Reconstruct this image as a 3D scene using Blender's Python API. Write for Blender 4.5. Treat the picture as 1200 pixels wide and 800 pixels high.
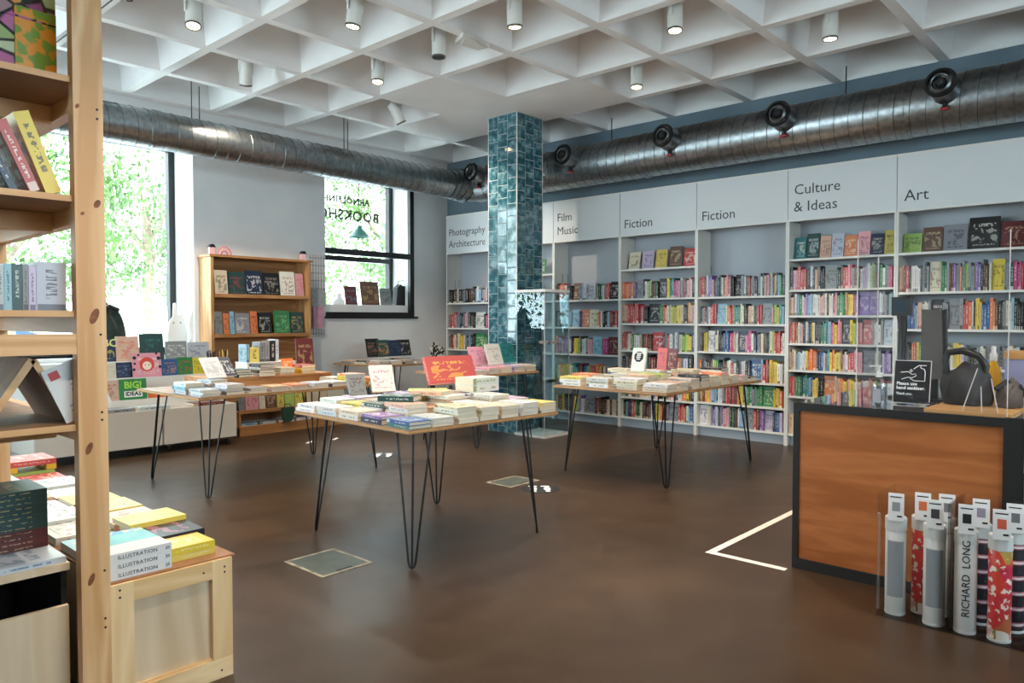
import bpy, bmesh, math, random
from mathutils import Vector, Matrix, Euler
R = math.radians
rnd = random.Random(7)
for o in list(bpy.data.objects): bpy.data.objects.remove(o)
sc = bpy.context.scene
C = sc.collection

# ------------------------------------------------------------------ camera
F_PX, CAM_H, PITCH, YAW = 868.0, 1.35, 1.7157, 42.294
cd = bpy.data.cameras.new('camera'); cam = bpy.data.objects.new('camera', cd); C.objects.link(cam)
cd.sensor_width = 36.0; cd.lens = F_PX / 1200 * 36; cd.clip_start = .05; cd.clip_end = 300
cam.location = (0, 0, CAM_H); cam.rotation_euler = (R(90 - PITCH), 0, R(YAW - 90))
sc.camera = cam
# ------------------------------------------------------------------ world, exposure
sc.view_settings.view_transform = 'Standard'; sc.view_settings.look = 'None'
sc.view_settings.exposure = 0.0; sc.view_settings.gamma = 1; sc.view_settings.use_curve_mapping = False
w = bpy.data.worlds.new('sky'); sc.world = w; w.use_nodes = True
bg = w.node_tree.nodes['Background']; bg.inputs[0].default_value = (.80, .92, 1.0, 1); bg.inputs[1].default_value = 16.0
SPOT_W = 165.0
XN_, YN_ = -2.63, -3.1
def portal(x, y, z, sx, sz, rot):
    l = bpy.data.lights.new('window_portal', 'AREA'); l.shape = 'RECTANGLE'; l.size = sx; l.size_y = sz
    l.cycles.is_portal = True
    o = bpy.data.objects.new('window_portal', l); C.objects.link(o); o.location = (x, y, z); o.rotation_euler = rot
portal(2.7, 9.0, 2.15, 2.3, 2.7, (R(-90), 0, 0))
portal(6.4, 9.0, 2.45, 1.5, 2.1, (R(-90), 0, 0))
portal(-.6, 9.0, 2.15, 2.6, 2.7, (R(-90), 0, 0))
portal(XN_ - .1, 6.4, 2.2, 2.4, 3.0, (0, R(-90), 0))
portal(2.6, YN_ - .1, 2.5, 3.4, 1.6, (R(90), 0, 0))

# ------------------------------------------------------------------ materials
def lin(c):
    if isinstance(c, str):
        c = [int(c[i:i+2], 16) / 255 for i in (0, 2, 4)]
        c = [x / 12.92 if x <= .04045 else ((x + .055) / 1.055) ** 2.4 for x in c]
    return (*c[:3], 1)
def nm(name):
    m = bpy.data.materials.new(name); m.use_nodes = True; nt = m.node_tree
    return m, nt, nt.nodes['Principled BSDF']
def N(nt, t, **k):
    n = nt.nodes.new(t)
    for a, b in k.items():
        if a in n.inputs.keys() if isinstance(a, str) else False: n.inputs[a].default_value = b
        else: setattr(n, a, b)
    return n
def plain(name, col, rough=.5, metal=0, spec=.5, emit=None, es=1):
    m, nt, b = nm(name)
    b.inputs['Base Color'].default_value = lin(col); b.inputs['Roughness'].default_value = rough; b.inputs['Metallic'].default_value = metal
    b.inputs['Specular IOR Level'].default_value = spec
    if emit: b.inputs['Emission Color'].default_value = lin(emit); b.inputs['Emission Strength'].default_value = es
    return m
def ramp(nt, stops):
    r = nt.nodes.new('ShaderNodeValToRGB'); e = r.color_ramp.elements
    while len(e) < len(stops): e.new(.5)
    for i, (p, c) in enumerate(stops): e[i].position = p; e[i].color = lin(c)
    return r
def noisy(name, c1, c2, scale=6, rough=.6, bump=0, metal=0, detail=4, lo=.35, hi=.65, stretch=None, spec=.5):
    m, nt, b = nm(name)
    tc = N(nt, 'ShaderNodeTexCoord'); mp = N(nt, 'ShaderNodeMapping')
    nt.links.new(tc.outputs['Object'], mp.inputs[0])
    if stretch: mp.inputs['Scale'].default_value = stretch
    n = N(nt, 'ShaderNodeTexNoise'); n.inputs['Scale'].default_value = scale; n.inputs['Detail'].default_value = detail
    nt.links.new(mp.outputs[0], n.inputs[0])
    r = ramp(nt, [(lo, c1), (hi, c2)]); nt.links.new(n.outputs[0], r.inputs[0]); nt.links.new(r.outputs[0], b.inputs['Base Color'])
    b.inputs['Roughness'].default_value = rough; b.inputs['Metallic'].default_value = metal; b.inputs['Specular IOR Level'].default_value = spec
    if bump:
        bp = N(nt, 'ShaderNodeBump'); bp.inputs['Strength'].default_value = bump; bp.inputs['Distance'].default_value = .01
        nt.links.new(n.outputs[0], bp.inputs['Height']); nt.links.new(bp.outputs[0], b.inputs['Normal'])
    return m
def wood(name, c1, c2, axis='Z', scale=1.0, rough=.55, knots=None, ring=9):
    """grain running along the given axis, with optional dark knots"""
    m, nt, b = nm(name); L = nt.links.new
    tc = N(nt, 'ShaderNodeTexCoord'); mp = N(nt, 'ShaderNodeMapping'); L(tc.outputs['Object'], mp.inputs[0])
    s = {'X': (.12, 1, 1), 'Y': (1, .12, 1), 'Z': (1, 1, .12)}[axis]
    mp.inputs['Scale'].default_value = [v * scale for v in s]
    n = N(nt, 'ShaderNodeTexNoise'); n.inputs['Scale'].default_value = 5; n.inputs['Detail'].default_value = 3; n.inputs['Distortion'].default_value = .6; L(mp.outputs[0], n.inputs[0])
    mu = N(nt, 'ShaderNodeMath', operation='MULTIPLY'); mu.inputs[1].default_value = ring; L(n.outputs[0], mu.inputs[0])
    fr = N(nt, 'ShaderNodeMath', operation='PINGPONG'); fr.inputs[1].default_value = 1; L(mu.outputs[0], fr.inputs[0])
    f = N(nt, 'ShaderNodeTexNoise'); f.inputs['Scale'].default_value = 60; L(mp.outputs[0], f.inputs[0])
    ad = N(nt, 'ShaderNodeMath', operation='MULTIPLY_ADD'); ad.inputs[1].default_value = .35; L(f.outputs[0], ad.inputs[0]); L(fr.outputs[0], ad.inputs[2])
    r = ramp(nt, [(.15, c1), (1.1 if False else .98, c2)]); L(ad.outputs[0], r.inputs[0])
    out = r.outputs[0]
    if knots:
        v = N(nt, 'ShaderNodeTexVoronoi'); v.inputs['Scale'].default_value = knots
        mk = N(nt, 'ShaderNodeMapping'); mk.inputs['Scale'].default_value = {'X': (.45, 1, 1), 'Y': (1, .45, 1), 'Z': (1, 1, .45)}[axis]
        L(tc.outputs['Object'], mk.inputs[0]); L(mk.outputs[0], v.inputs[0])
        kr = ramp(nt, [(.05, (1, 1, 1)), (.13, (0, 0, 0))]); L(v.outputs['Distance'], kr.inputs[0])
        mx = N(nt, 'ShaderNodeMix', data_type='RGBA'); L(kr.outputs[0], mx.inputs[0]); L(out, mx.inputs[6]); mx.inputs[7].default_value = lin('8a4f28')
        out = mx.outputs[2]
    L(out, b.inputs['Base Color']); b.inputs['Roughness'].default_value = rough
    return m
def glassy(name, tint=(1, 1, 1), refl=1.0, ior=1.45, rough=0.0):
    m, nt, b = nm(name); nt.nodes.remove(b); L = nt.links.new
    o = nt.nodes['Material Output']; t = N(nt, 'ShaderNodeBsdfTransparent'); t.inputs[0].default_value = (*tint, 1)
    g = N(nt, 'ShaderNodeBsdfGlossy'); g.inputs['Roughness'].default_value = rough
    lw = N(nt, 'ShaderNodeLayerWeight'); lw.inputs[0].default_value = .5; f0 = ((ior - 1) / (ior + 1)) ** 2
    pw = N(nt, 'ShaderNodeMath', operation='POWER'); pw.inputs[1].default_value = 5; L(lw.outputs['Facing'], pw.inputs[0])
    mu = N(nt, 'ShaderNodeMath', operation='MULTIPLY_ADD'); mu.inputs[1].default_value = refl * (1 - f0); mu.inputs[2].default_value = refl * f0; mu.use_clamp = True; L(pw.outputs[0], mu.inputs[0])
    mx = N(nt, 'ShaderNodeMixShader'); L(mu.outputs[0], mx.inputs[0]); L(t.outputs[0], mx.inputs[1]); L(g.outputs[0], mx.inputs[2]); L(mx.outputs[0], o.inputs[0])
    return m

M = {}
M['wall'] = noisy('wall_paint', 'd8d9da', 'dfdfdf', 3, .7)
M['reveal'] = plain('reveal_paint', 'e6e6e6', .7)
M['ceil'] = noisy('ceiling_paint', 'e2e0df', 'e8e7e6', 2, .75)
M['black'] = plain('black_metal', '0d0d0e', .4)
M['blackm'] = plain('black_matt', '141416', .65)
M['white'] = plain('white_laminate', 'dcdad6', .45)
M['shelfw'] = plain('shelf_white', 'dedbd5', .5)
M['shelfback'] = plain('shelf_back_grey', 'aeb4bb', .6)
M['signw'] = plain('sign_white', 'd6d8d9', .55)
M['text'] = plain('text_grey', '3a4046', .6)
M['textk'] = plain('text_black', '16161a', .6)
M['textw'] = plain('text_white', 'f0f0f0', .6)
M['pine'] = wood('pine', 'e2b98a', 'c99660', 'Z', 1, .5, knots=2.6)
M['pinex'] = wood('pine_rail', 'e0b585', 'cb9a66', 'X', 1, .5, knots=2.6)
M['piney'] = wood('pine_side', 'dcb080', 'c5925c', 'Y', 1, .5)
M['palepine'] = wood('pale_pine', 'ecd0a4', 'd8b483', 'Z', 1, .5, knots=2.2)
M['palepinex'] = wood('pale_pine_rail', 'ecd0a4', 'd6b07d', 'X', 1, .5, knots=2.2)
M['ply'] = wood('plywood_panel', 'd8c3a6', 'c7ad8b', 'Z', .7, .6)
M['plyshelf'] = wood('shelf_ply', '8f6a4a', '7d5a3c', 'X', .8, .6)
M['hardboard'] = noisy('hardboard', '8a5f3c', '9a6c45', 30, .55)
M['orangewood'] = wood('bookcase_wood', 'bd8a58', 'a06c3c', 'X', 1, .5)
M['orangewoodz'] = wood('bookcase_wood_upright', 'c99a66', 'b07e4c', 'Z', 1, .5, knots=3)
M['veneer'] = wood('counter_veneer', 'b06a36', '95531f', 'Y', 1.6, .55, ring=5)
M['tabletop'] = wood('table_ply', '9c7d5c', '846548', 'X', .8, .5)
M['mat'] = wood('tan_board', 'c9975f', 'b17f4a', 'Y', 1, .5)
M['cart'] = plain('cart_laminate', 'bdb5aa', .5)
M['rubber'] = plain('caster_rubber', '2a2a2c', .6)
M['chrome'] = plain('chrome', 'b0b2b4', .25, 1)
M['tape'] = noisy('tape', 'd5cfc4', 'e6e2da', 30, .6)
M['lampw'] = plain('lamp_white', 'd8d6d0', .4)
M['lampring'] = plain('lamp_ring', '5a554c', .4)
M['lens_on'] = plain('lamp_lens', 'fff3d8', .3, emit='ffe9bd', es=14)
M['lens_off'] = plain('lamp_lens_off', '18181a', .2)
M['pages'] = noisy('book_pages', 'ddd2bf', 'cdc0aa', 90, .8, stretch=(1, 1, 6))
M['glass'] = glassy('window_glass', (.93, .97, .97), .8)
M['acrylic'] = glassy('clear_acrylic', (.975, .98, .985), .7)
M['acredge'] = plain('acrylic_edge', 'd8d2cf', .25)
M['vitglass'] = glassy('vitrine_glass', (.84, .92, .94), 1.2)
M['leaf'] = noisy('leaf', '2f4d1c', '55762f', 1.5, .6)
M['bark'] = noisy('bark', '6d5f50', '8a7a68', 8, .9)
M['pave'] = noisy('pavement', 'c9c9c6', 'dcdcd8', 2, .9)
M['facade'] = noisy('facade', 'd9d6d0', 'e6e4df', .8, .9)
M['vanblue'] = plain('van_blue', '1f3a52', .5)
M['vandark'] = plain('van_window', '24394a', .1)

def floor_mat():
    m, nt, b = nm('polished_concrete'); L = nt.links.new
    tc = N(nt, 'ShaderNodeTexCoord')
    a = N(nt, 'ShaderNodeTexNoise'); a.inputs['Scale'].default_value = .7; a.inputs['Detail'].default_value = 5; L(tc.outputs['Object'], a.inputs[0])
    c = N(nt, 'ShaderNodeTexNoise'); c.inputs['Scale'].default_value = 5; c.inputs['Detail'].default_value = 3; L(tc.outputs['Object'], c.inputs[0])
    r = ramp(nt, [(.2, '2c2018'), (.52, '3e2d20'), (.8, '584230')]); L(a.outputs[0], r.inputs[0])
    r2 = ramp(nt, [(.05, '2a1f17'), (.95, '4a3a28')]); L(c.outputs[0], r2.inputs[0])
    mx = N(nt, 'ShaderNodeMix', data_type='RGBA'); mx.inputs[0].default_value = .35; L(r.outputs[0], mx.inputs[6]); L(r2.outputs[0], mx.inputs[7])
    L(mx.outputs[2], b.inputs['Base Color'])
    rr = ramp(nt, [(.05, (.28, .28, .28)), (.95, (.40, .40, .40))]); L(c.outputs[0], rr.inputs[0]); L(rr.outputs[0], b.inputs['Roughness'])
    b.inputs['Specular IOR Level'].default_value = .32
    return m
M['floor'] = floor_mat()
def duct_mat():
    m, nt, b = nm('galvanised_steel'); L = nt.links.new
    tc = N(nt, 'ShaderNodeTexCoord'); n = N(nt, 'ShaderNodeTexVoronoi'); n.inputs['Scale'].default_value = 22; L(tc.outputs['Object'], n.inputs[0])
    r = ramp(nt, [(0, '7d8488'), (1, 'a2a6a8')]); L(n.outputs['Distance'], r.inputs[0]); L(r.outputs[0], b.inputs['Base Color'])
    b.inputs['Metallic'].default_value = 1; b.inputs['Roughness'].default_value = .34
    return m
M['duct'] = duct_mat()
M['seam'] = plain('duct_seam', '6a6e70', .4, 1)
def tile_mat():
    m, nt, b = nm('glazed_tile'); L = nt.links.new
    tc = N(nt, 'ShaderNodeTexCoord'); oi = N(nt, 'ShaderNodeObjectInfo')
    ad = N(nt, 'ShaderNodeVectorMath', operation='ADD'); L(tc.outputs['Object'], ad.inputs[0])
    sc_ = N(nt, 'ShaderNodeMath', operation='MULTIPLY'); sc_.inputs[1].default_value = 37; L(oi.outputs['Random'], sc_.inputs[0]); L(sc_.outputs[0], ad.inputs[1])
    n = N(nt, 'ShaderNodeTexNoise'); n.inputs['Scale'].default_value = 14; n.inputs['Detail'].default_value = 5; L(ad.outputs[0], n.inputs[0])
    r = ramp(nt, [(.3, '1c4450'), (.5, '336672'), (.72, '86aab0')]); L(n.outputs[0], r.inputs[0]); L(r.outputs[0], b.inputs['Base Color'])
    b.inputs['Roughness'].default_value = .07; b.inputs['Coat Weight'].default_value = .6; b.inputs['Coat Roughness'].default_value = .03
    bp = N(nt, 'ShaderNodeBump'); bp.inputs['Strength'].default_value = .06; bp.inputs['Distance'].default_value = .01; L(n.outputs[0], bp.inputs['Height']); L(bp.outputs[0], b.inputs['Normal'])
    return m
M['tile'] = tile_mat()
M['grout'] = plain('grout', 'a9b7b8', .7)

# printed book covers: colours and a seed are stored per book in mesh attributes
def print_mat(name, spine):
    m, nt, b = nm(name); L = nt.links.new
    col = N(nt, 'ShaderNodeAttribute', attribute_name='Col'); ac = N(nt, 'ShaderNodeAttribute', attribute_name='Accent'); sd = N(nt, 'ShaderNodeAttribute', attribute_name='Seed')
    uv = N(nt, 'ShaderNodeUVMap'); uv.uv_map = 'UVMap'
    sp = N(nt, 'ShaderNodeSeparateXYZ'); L(uv.outputs[0], sp.inputs[0])
    def mth(op, a, b_=None, c_=None):
        n = N(nt, 'ShaderNodeMath', operation=op)
        for i, v in enumerate((a, b_, c_)):
            if v is None: continue
            if isinstance(v, (int, float)): n.inputs[i].default_value = v
            else: L(v, n.inputs[i])
        return n.outputs[0]
    def band(x, lo, hi): return mth('MULTIPLY', mth('GREATER_THAN', x, lo), mth('LESS_THAN', x, hi))
    U, V, S = sp.outputs[0], sp.outputs[1], sd.outputs['Fac']
    cv = N(nt, 'ShaderNodeCombineXYZ')
    if spine:
        L(mth('MULTIPLY', U, 2.2), cv.inputs[0]); L(mth('MULTIPLY_ADD', V, 26.0, mth('MULTIPLY', S, 91.0)), cv.inputs[1]); L(mth('MULTIPLY', S, 50.0), cv.inputs[2])
        n = N(nt, 'ShaderNodeTexNoise'); n.inputs['Scale'].default_value = 1.0; n.inputs['Detail'].default_value = 1; L(cv.outputs[0], n.inputs[0])
        letters = mth('MULTIPLY', mth('GREATER_THAN', n.outputs[0], .5), mth('MULTIPLY', band(U, .3, .7), band(V, mth('MULTIPLY_ADD', S, .25, .12), .86)))
        foot = mth('MULTIPLY', mth('GREATER_THAN', mth('FRACT', mth('MULTIPLY', S, 7.3)), .55), mth('LESS_THAN', V, .13))
        mask = mth('MAXIMUM', letters, foot)
    else:
        L(mth('MULTIPLY', U, 22.0), cv.inputs[0]); L(mth('MULTIPLY_ADD', V, 9.0, mth('MULTIPLY', S, 91.0)), cv.inputs[1])
        n = N(nt, 'ShaderNodeTexNoise'); n.inputs['Scale'].default_value = 1.0; n.inputs['Detail'].default_value = 1; L(cv.outputs[0], n.inputs[0])
        letters = mth('MULTIPLY', mth('GREATER_THAN', n.outputs[0], .5), mth('MULTIPLY', band(U, .14, .86), mth('MAXIMUM', band(V, .7, .8), band(V, .12, .16))))
        cv2 = N(nt, 'ShaderNodeCombineXYZ'); L(U, cv2.inputs[0]); L(V, cv2.inputs[1]); L(mth('MULTIPLY', S, 50.0), cv2.inputs[2])
        n2 = N(nt, 'ShaderNodeTexNoise'); n2.inputs['Scale'].default_value = 4.2; n2.inputs['Detail'].default_value = 2.5; n2.inputs['Distortion'].default_value = .8; L(cv2.outputs[0], n2.inputs[0])
        blob = mth('MULTIPLY', mth('GREATER_THAN', n2.outputs[0], .54), mth('MULTIPLY', band(U, .08, .92), band(V, .2, .66)))
        mask = mth('MAXIMUM', letters, mth('MULTIPLY', blob, .7))
    mx = N(nt, 'ShaderNodeMix', data_type='RGBA'); L(mth('MULTIPLY', mask, .8), mx.inputs[0]); L(col.outputs['Color'], mx.inputs[6]); L(ac.outputs['Color'], mx.inputs[7])
    L(mx.outputs[2], b.inputs['Base Color']); b.inputs['Roughness'].default_value = .38
    return m
M['cover'] = print_mat('printed_cover', False)
M['spine'] = print_mat('printed_spine', True)

# ------------------------------------------------------------------ mesh helpers
class MB:
    def __init__(s): s.v = []; s.f = []; s.m = []
    def add(s, vs, fs, m=0):
        o = len(s.v); s.v += [tuple(p) for p in vs]
        for f in fs: s.f.append([i + o for i in f]); s.m.append(m)
        return s
    def box(s, x0, y0, z0, x1, y1, z1, m=0):
        return s.add([(x0, y0, z0), (x1, y0, z0), (x1, y1, z0), (x0, y1, z0), (x0, y0, z1), (x1, y0, z1), (x1, y1, z1), (x0, y1, z1)],
                     [(3, 2, 1, 0), (4, 5, 6, 7), (0, 1, 5, 4), (1, 2, 6, 5), (2, 3, 7, 6), (3, 0, 4, 7)], m)
    def cyl(s, p0, p1, r0, r1=None, n=16, m=0, caps=True):
        r1 = r0 if r1 is None else r1
        p0, p1 = Vector(p0), Vector(p1); d = (p1 - p0).normalized()
        a = d.orthogonal().normalized(); b = d.cross(a)
        vs = []
        for p, r in ((p0, r0), (p1, r1)):
            for i in range(n):
                t = 2 * math.pi * i / n; vs.append(p + a * (r * math.cos(t)) + b * (r * math.sin(t)))
        fs = [(i, (i + 1) % n, n + (i + 1) % n, n + i) for i in range(n)]
        if caps: fs += [tuple(range(n - 1, -1, -1)), tuple(range(n, 2 * n))]
        return s.add(vs, fs, m)
    def lathe(s, prof, n=20, m=0, o=(0, 0, 0), ring=False):
        vs = []; k = len(prof)
        for r, z in prof:
            for i in range(n):
                t = 2 * math.pi * i / n; vs.append((o[0] + r * math.cos(t), o[1] + r * math.sin(t), o[2] + z))
        fs = [(j * n + i, j * n + (i + 1) % n, (j + 1) % k * n + (i + 1) % n, (j + 1) % k * n + i) for j in range(k if ring else k - 1) for i in range(n)]
        if not ring: fs += [tuple(range(n - 1, -1, -1)), tuple(range((k - 1) * n, k * n))]
        return s.add(vs, fs, m)
    def tube(s, path, r, n=8, m=0):
        P = [Vector(p) for p in path]; rings = []
        for i, p in enumerate(P):
            d = (P[min(i + 1, len(P) - 1)] - P[max(i - 1, 0)]).normalized()
            if i == 0: a = d.orthogonal().normalized()
            else: a = (a - d * a.dot(d)).normalized()
            b = d.cross(a); rr = r[i] if isinstance(r, (list, tuple)) else r
            rings.append([p + a * (rr * math.cos(2 * math.pi * k / n)) + b * (rr * math.sin(2 * math.pi * k / n)) for k in range(n)])
        vs = [q for g in rings for q in g]; k = len(P)
        fs = [(j * n + i, j * n + (i + 1) % n, (j + 1) * n + (i + 1) % n, (j + 1) * n + i) for j in range(k - 1) for i in range(n)]
        fs += [tuple(range(n - 1, -1, -1)), tuple(range((k - 1) * n, k * n))]
        return s.add(vs, fs, m)
    def prism(s, pts, axis, a, b, m=0):
        """outline pts (2-D) extruded along axis from a to b"""
        n = len(pts)
        def P(q, t): return {'X': (t, q[0], q[1]), 'Y': (q[0], t, q[1]), 'Z': (q[0], q[1], t)}[axis]
        return s.add([P(q, a) for q in pts] + [P(q, b) for q in pts], [tuple(range(n - 1, -1, -1)), tuple(range(n, 2 * n))] + [(i, (i + 1) % n, n + (i + 1) % n, n + i) for i in range(n)], m)
    def xf(s, mat):
        s.v = [tuple(mat @ Vector(p)) for p in s.v]; return s
    def mesh(s, name, mats):
        me = bpy.data.meshes.new(name); me.from_pydata(s.v, [], s.f)
        for x in (mats if isinstance(mats, (list, tuple)) else [mats]): me.materials.append(x)
        me.polygons.foreach_set('material_index', s.m)
        bm = bmesh.new(); bm.from_mesh(me); bmesh.ops.recalc_face_normals(bm, faces=bm.faces); bm.to_mesh(me); bm.free()
        return me
def link(name, data, parent=None, loc=(0, 0, 0), rot=(0, 0, 0)):
    o = bpy.data.objects.new(name, data); C.objects.link(o); o.location = loc; o.rotation_euler = rot
    if parent: o.parent = parent
    return o
def smooth(o, ang=40):
    me = o.data
    for p in me.polygons: p.use_smooth = True
    bm = bmesh.new(); bm.from_mesh(me)
    for e in bm.edges:
        if len(e.link_faces) == 2 and e.calc_face_angle(0) > R(ang): e.smooth = False
    bm.to_mesh(me); bm.free()
    return o
def part(name, mb, mat, parent=None, loc=(0, 0, 0), rot=(0, 0, 0), sm=False, label=None):
    o = link(name, mb.mesh(name, mat), parent, loc, rot)
    if sm: smooth(o)
    if label: o['label'] = label
    return o
def tag(o, label, cat, group=None, kind=None):
    o['label'] = label; o['category'] = cat
    if group: o['group'] = group
    if kind: o['kind'] = kind
    return o
def thing(name, label, cat, loc=(0, 0, 0), rz=0, group=None):
    return tag(link(name, None, None, loc, (0, 0, rz)), label, cat, group)
def struct(name, mb, mat, label, cat, parent=None):
    o = part(name, mb, mat, parent)
    o['kind'] = 'structure'; o['label'] = label; o['category'] = cat
    return o
FONT = None
def text(body, size, mat, parent, loc, rot, name='lettering', bold=0, ext=.0006, align='LEFT', sp=1.0, mirror=False, line=1.0):
    cu = bpy.data.curves.new(name, 'FONT'); cu.body = body; cu.size = size; cu.extrude = ext; cu.offset = bold; cu.align_x = align; cu.space_character = sp; cu.resolution_u = 2; cu.space_line = line
    t = bpy.data.objects.new('tmp', cu); C.objects.link(t)
    dg = bpy.context.evaluated_depsgraph_get(); me = bpy.data.meshes.new_from_object(t.evaluated_get(dg))
    bpy.data.objects.remove(t); me.materials.clear(); me.materials.append(mat)
    if mirror:
        for v in me.vertices: v.co.x = -v.co.x
        me.flip_normals()
    return link(name, me, parent, loc, rot)

# ------------------------------------------------------------------ books
PAL = {'k': ('black', '1d1c20'), 'n': ('navy', '1f2f52'), 'b': ('blue', '2a5d9c'), 's': ('light blue', '8fc0d8'), 't': ('teal', '1f8a8a'), 'g': ('green', '2f8a4a'),
       'l': ('lime green', 'a9cf4a'), 'y': ('yellow', 'f0cf1e'), 'o': ('orange', 'ee7a26'), 'r': ('red', 'd23a35'), 'd': ('maroon', '6d2228'), 'p': ('pink', 'eba0ac'),
       'm': ('magenta', 'c8287a'), 'v': ('violet', '8a66b0'), 'w': ('white', 'e6e4e0'), 'c': ('cream', 'e3d6ba'), 'e': ('peach', 'e6b695'), 'x': ('grey', '8f9298'),
       'z': ('brown', '6b4632'), 'a': ('dark teal', '1d4a4a'), 'q': ('pale blue grey', 'c3ccd6'), 'h': ('lilac', 'cdb8d8')}
ACC = {'k': 'd8d0c0', 'n': 'e0d8c8', 'b': 'e8e8e0', 's': '24506e', 't': 'f0e8d0', 'g': 'e8e6c8', 'l': '2a4a1c', 'y': '2a2418', 'o': 'fff0d0', 'r': 'fae8d8', 'd': 'd8b890',
       'p': '7a2c48', 'm': 'fbe0ea', 'v': 'efe6f4', 'w': '3a3a44', 'c': '6a4030', 'e': '6a3a2a', 'x': '2a2c32', 'z': 'dcc090', 'a': 'cfe0d8', 'q': '4a5468', 'h': '5a4470'}
def jit(c, k=.06):
    c = lin(c); f = .86 * (1 + rnd.uniform(-k, k) * 2); g = (c[0] + c[1] + c[2]) / 3; sat = rnd.uniform(.72, .95)
    c = [g + (x - g) * sat for x in c]
    return tuple(min(1, max(0, x * f * (1 + rnd.uniform(-k, k)))) for x in c[:3]) + (1,)
class BookBatch:
    """collects book geometry with colour, accent and seed attributes"""
    def __init__(s): s.v = []; s.f = []; s.m = []; s.uv = []; s.col = []; s.acc = []; s.seed = []
    def book(s, t, d, h, code, mode='stand', mat=None, hard=None, acc=None):
        # canonical: x thickness, y depth (spine at -y), z height, base centre at origin
        c0 = jit(PAL[code][1]); a0 = jit(acc or ACC[code]); sd = rnd.random()
        th = min(.0025, t * .2); ins = .003 if (hard if hard is not None else rnd.random() < .4) else .0008
        X, D = t / 2, d / 2
        def tf(p):
            x, y, z = p
            if mode == 'flat': q = (z - h / 2, y, x + X)       # lies on its back cover, spine towards -y
            elif mode == 'face': q = (y, -x, z)                # front cover towards -y
            else: q = (x, y, z)
            return mat @ Vector(q) if mat else Vector(q)
        flip = mode == 'flat'
        def quad(ps, mi, uvs=None):
            o = len(s.v); s.v += [tuple(tf(p)) for p in ps]; idx = [o, o + 1, o + 2, o + 3]; us = list(uvs or [(0, 0), (1, 0), (1, 1), (0, 1)])
            if flip: idx.reverse(); us.reverse()
            s.f.append(idx); s.m.append(mi); s.uv += us; s.col += [c0] * 4; s.acc += [a0] * 4; s.seed += [sd] * 4
        def bx(x0, y0, z0, x1, y1, z1, mi=None, ms=None):
            P = lambda i, j, k: ((x0, x1)[i], (y0, y1)[j], (z0, z1)[k])
            fs = [((0, 0, 0), (1, 0, 0), (1, 0, 1), (0, 0, 1)), ((1, 1, 0), (0, 1, 0), (0, 1, 1), (1, 1, 1)), ((0, 1, 0), (0, 0, 0), (0, 0, 1), (0, 1, 1)),
                  ((1, 0, 0), (1, 1, 0), (1, 1, 1), (1, 0, 1)), ((0, 0, 1), (1, 0, 1), (1, 1, 1), (0, 1, 1)), ((0, 1, 0), (1, 1, 0), (1, 0, 0), (0, 0, 0))]
            for n, f in enumerate(fs): quad([P(*q) for q in f], (ms or {}).get(n, mi))
        bx(-X + th, -D + th, ins, X - th, D - ins - .001, h - ins, 2)          # page block
        bx(-X, -D, 0, -X + th, D, h, 3, {2: 0})                                # back board
        bx(X - th, -D, 0, X, D, h, 3, {3: 0})                                  # front board
        bx(-X + th, -D, 0, X - th, -D + th, h, 3, {0: 1})                      # spine
        return s
    def mesh(s, name='book'):
        me = bpy.data.meshes.new(name); me.from_pydata(s.v, [], s.f)
        for k in ('cover', 'spine', 'pages', 'edge'): me.materials.append(M[k])
        me.polygons.foreach_set('material_index', s.m)
        u = me.uv_layers.new(name='UVMap'); u.data.foreach_set('uv', [x for p in s.uv for x in p])
        a = me.color_attributes.new('Col', 'FLOAT_COLOR', 'CORNER'); a.data.foreach_set('color', [x for p in s.col for x in p])
        a = me.color_attributes.new('Accent', 'FLOAT_COLOR', 'CORNER'); a.data.foreach_set('color', [x for p in s.acc for x in p])
        a = me.attributes.new('Seed', 'FLOAT', 'CORNER'); a.data.foreach_set('value', s.seed)
        return me
def edge_mat():
    m, nt, b = nm('cover_edge'); c = N(nt, 'ShaderNodeAttribute', attribute_name='Col'); nt.links.new(c.outputs['Color'], b.inputs['Base Color']); b.inputs['Roughness'].default_value = .4
    return m
M['edge'] = edge_mat()
USED = {}
def uniq(label):
    USED[label] = USED.get(label, 0) + 1
    return label
def book(t, d, h, code, loc, rz=0, mode='stand', label='', group=None, tilt=0, roll=0, parent=None, acc=None, hard=None):
    me = BookBatch().book(t, d, h, code, mode, None, hard, acc).mesh()
    o = link({'stand': 'shelved_book', 'flat': 'paperback', 'face': 'face_out_book'}[mode], me, parent, loc)
    o.rotation_euler = (Matrix.Rotation(rz, 4, 'Z') @ Matrix.Rotation(tilt, 4, 'X') @ Matrix.Rotation(roll, 4, 'Y')).to_euler()
    if label: tag(o, uniq(label), 'book', group)
    return o
def leaning(w_, h, t, code, x, y, z, rz, deg, label, group=None, acc=None, hard=None):
    """a book shown face out, leaning back by deg; (x,y,z) is the bottom centre of its back"""
    a = R(-deg); lift = (t / 2) * math.sin(-a) if deg else 0
    return book(t, w_, h, code, (x, y, z + abs(lift) + .0005), rz, 'face', label, group, tilt=a, acc=acc, hard=hard)
ORD = ['first', 'second', 'third', 'fourth', 'fifth', 'sixth', 'seventh', 'eighth', 'ninth', 'tenth'] + ['%d%s' % (n, {1: 'st', 2: 'nd', 3: 'rd'}.get(n % 10 if n > 20 else 0, 'th')) for n in range(11, 80)]

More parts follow.
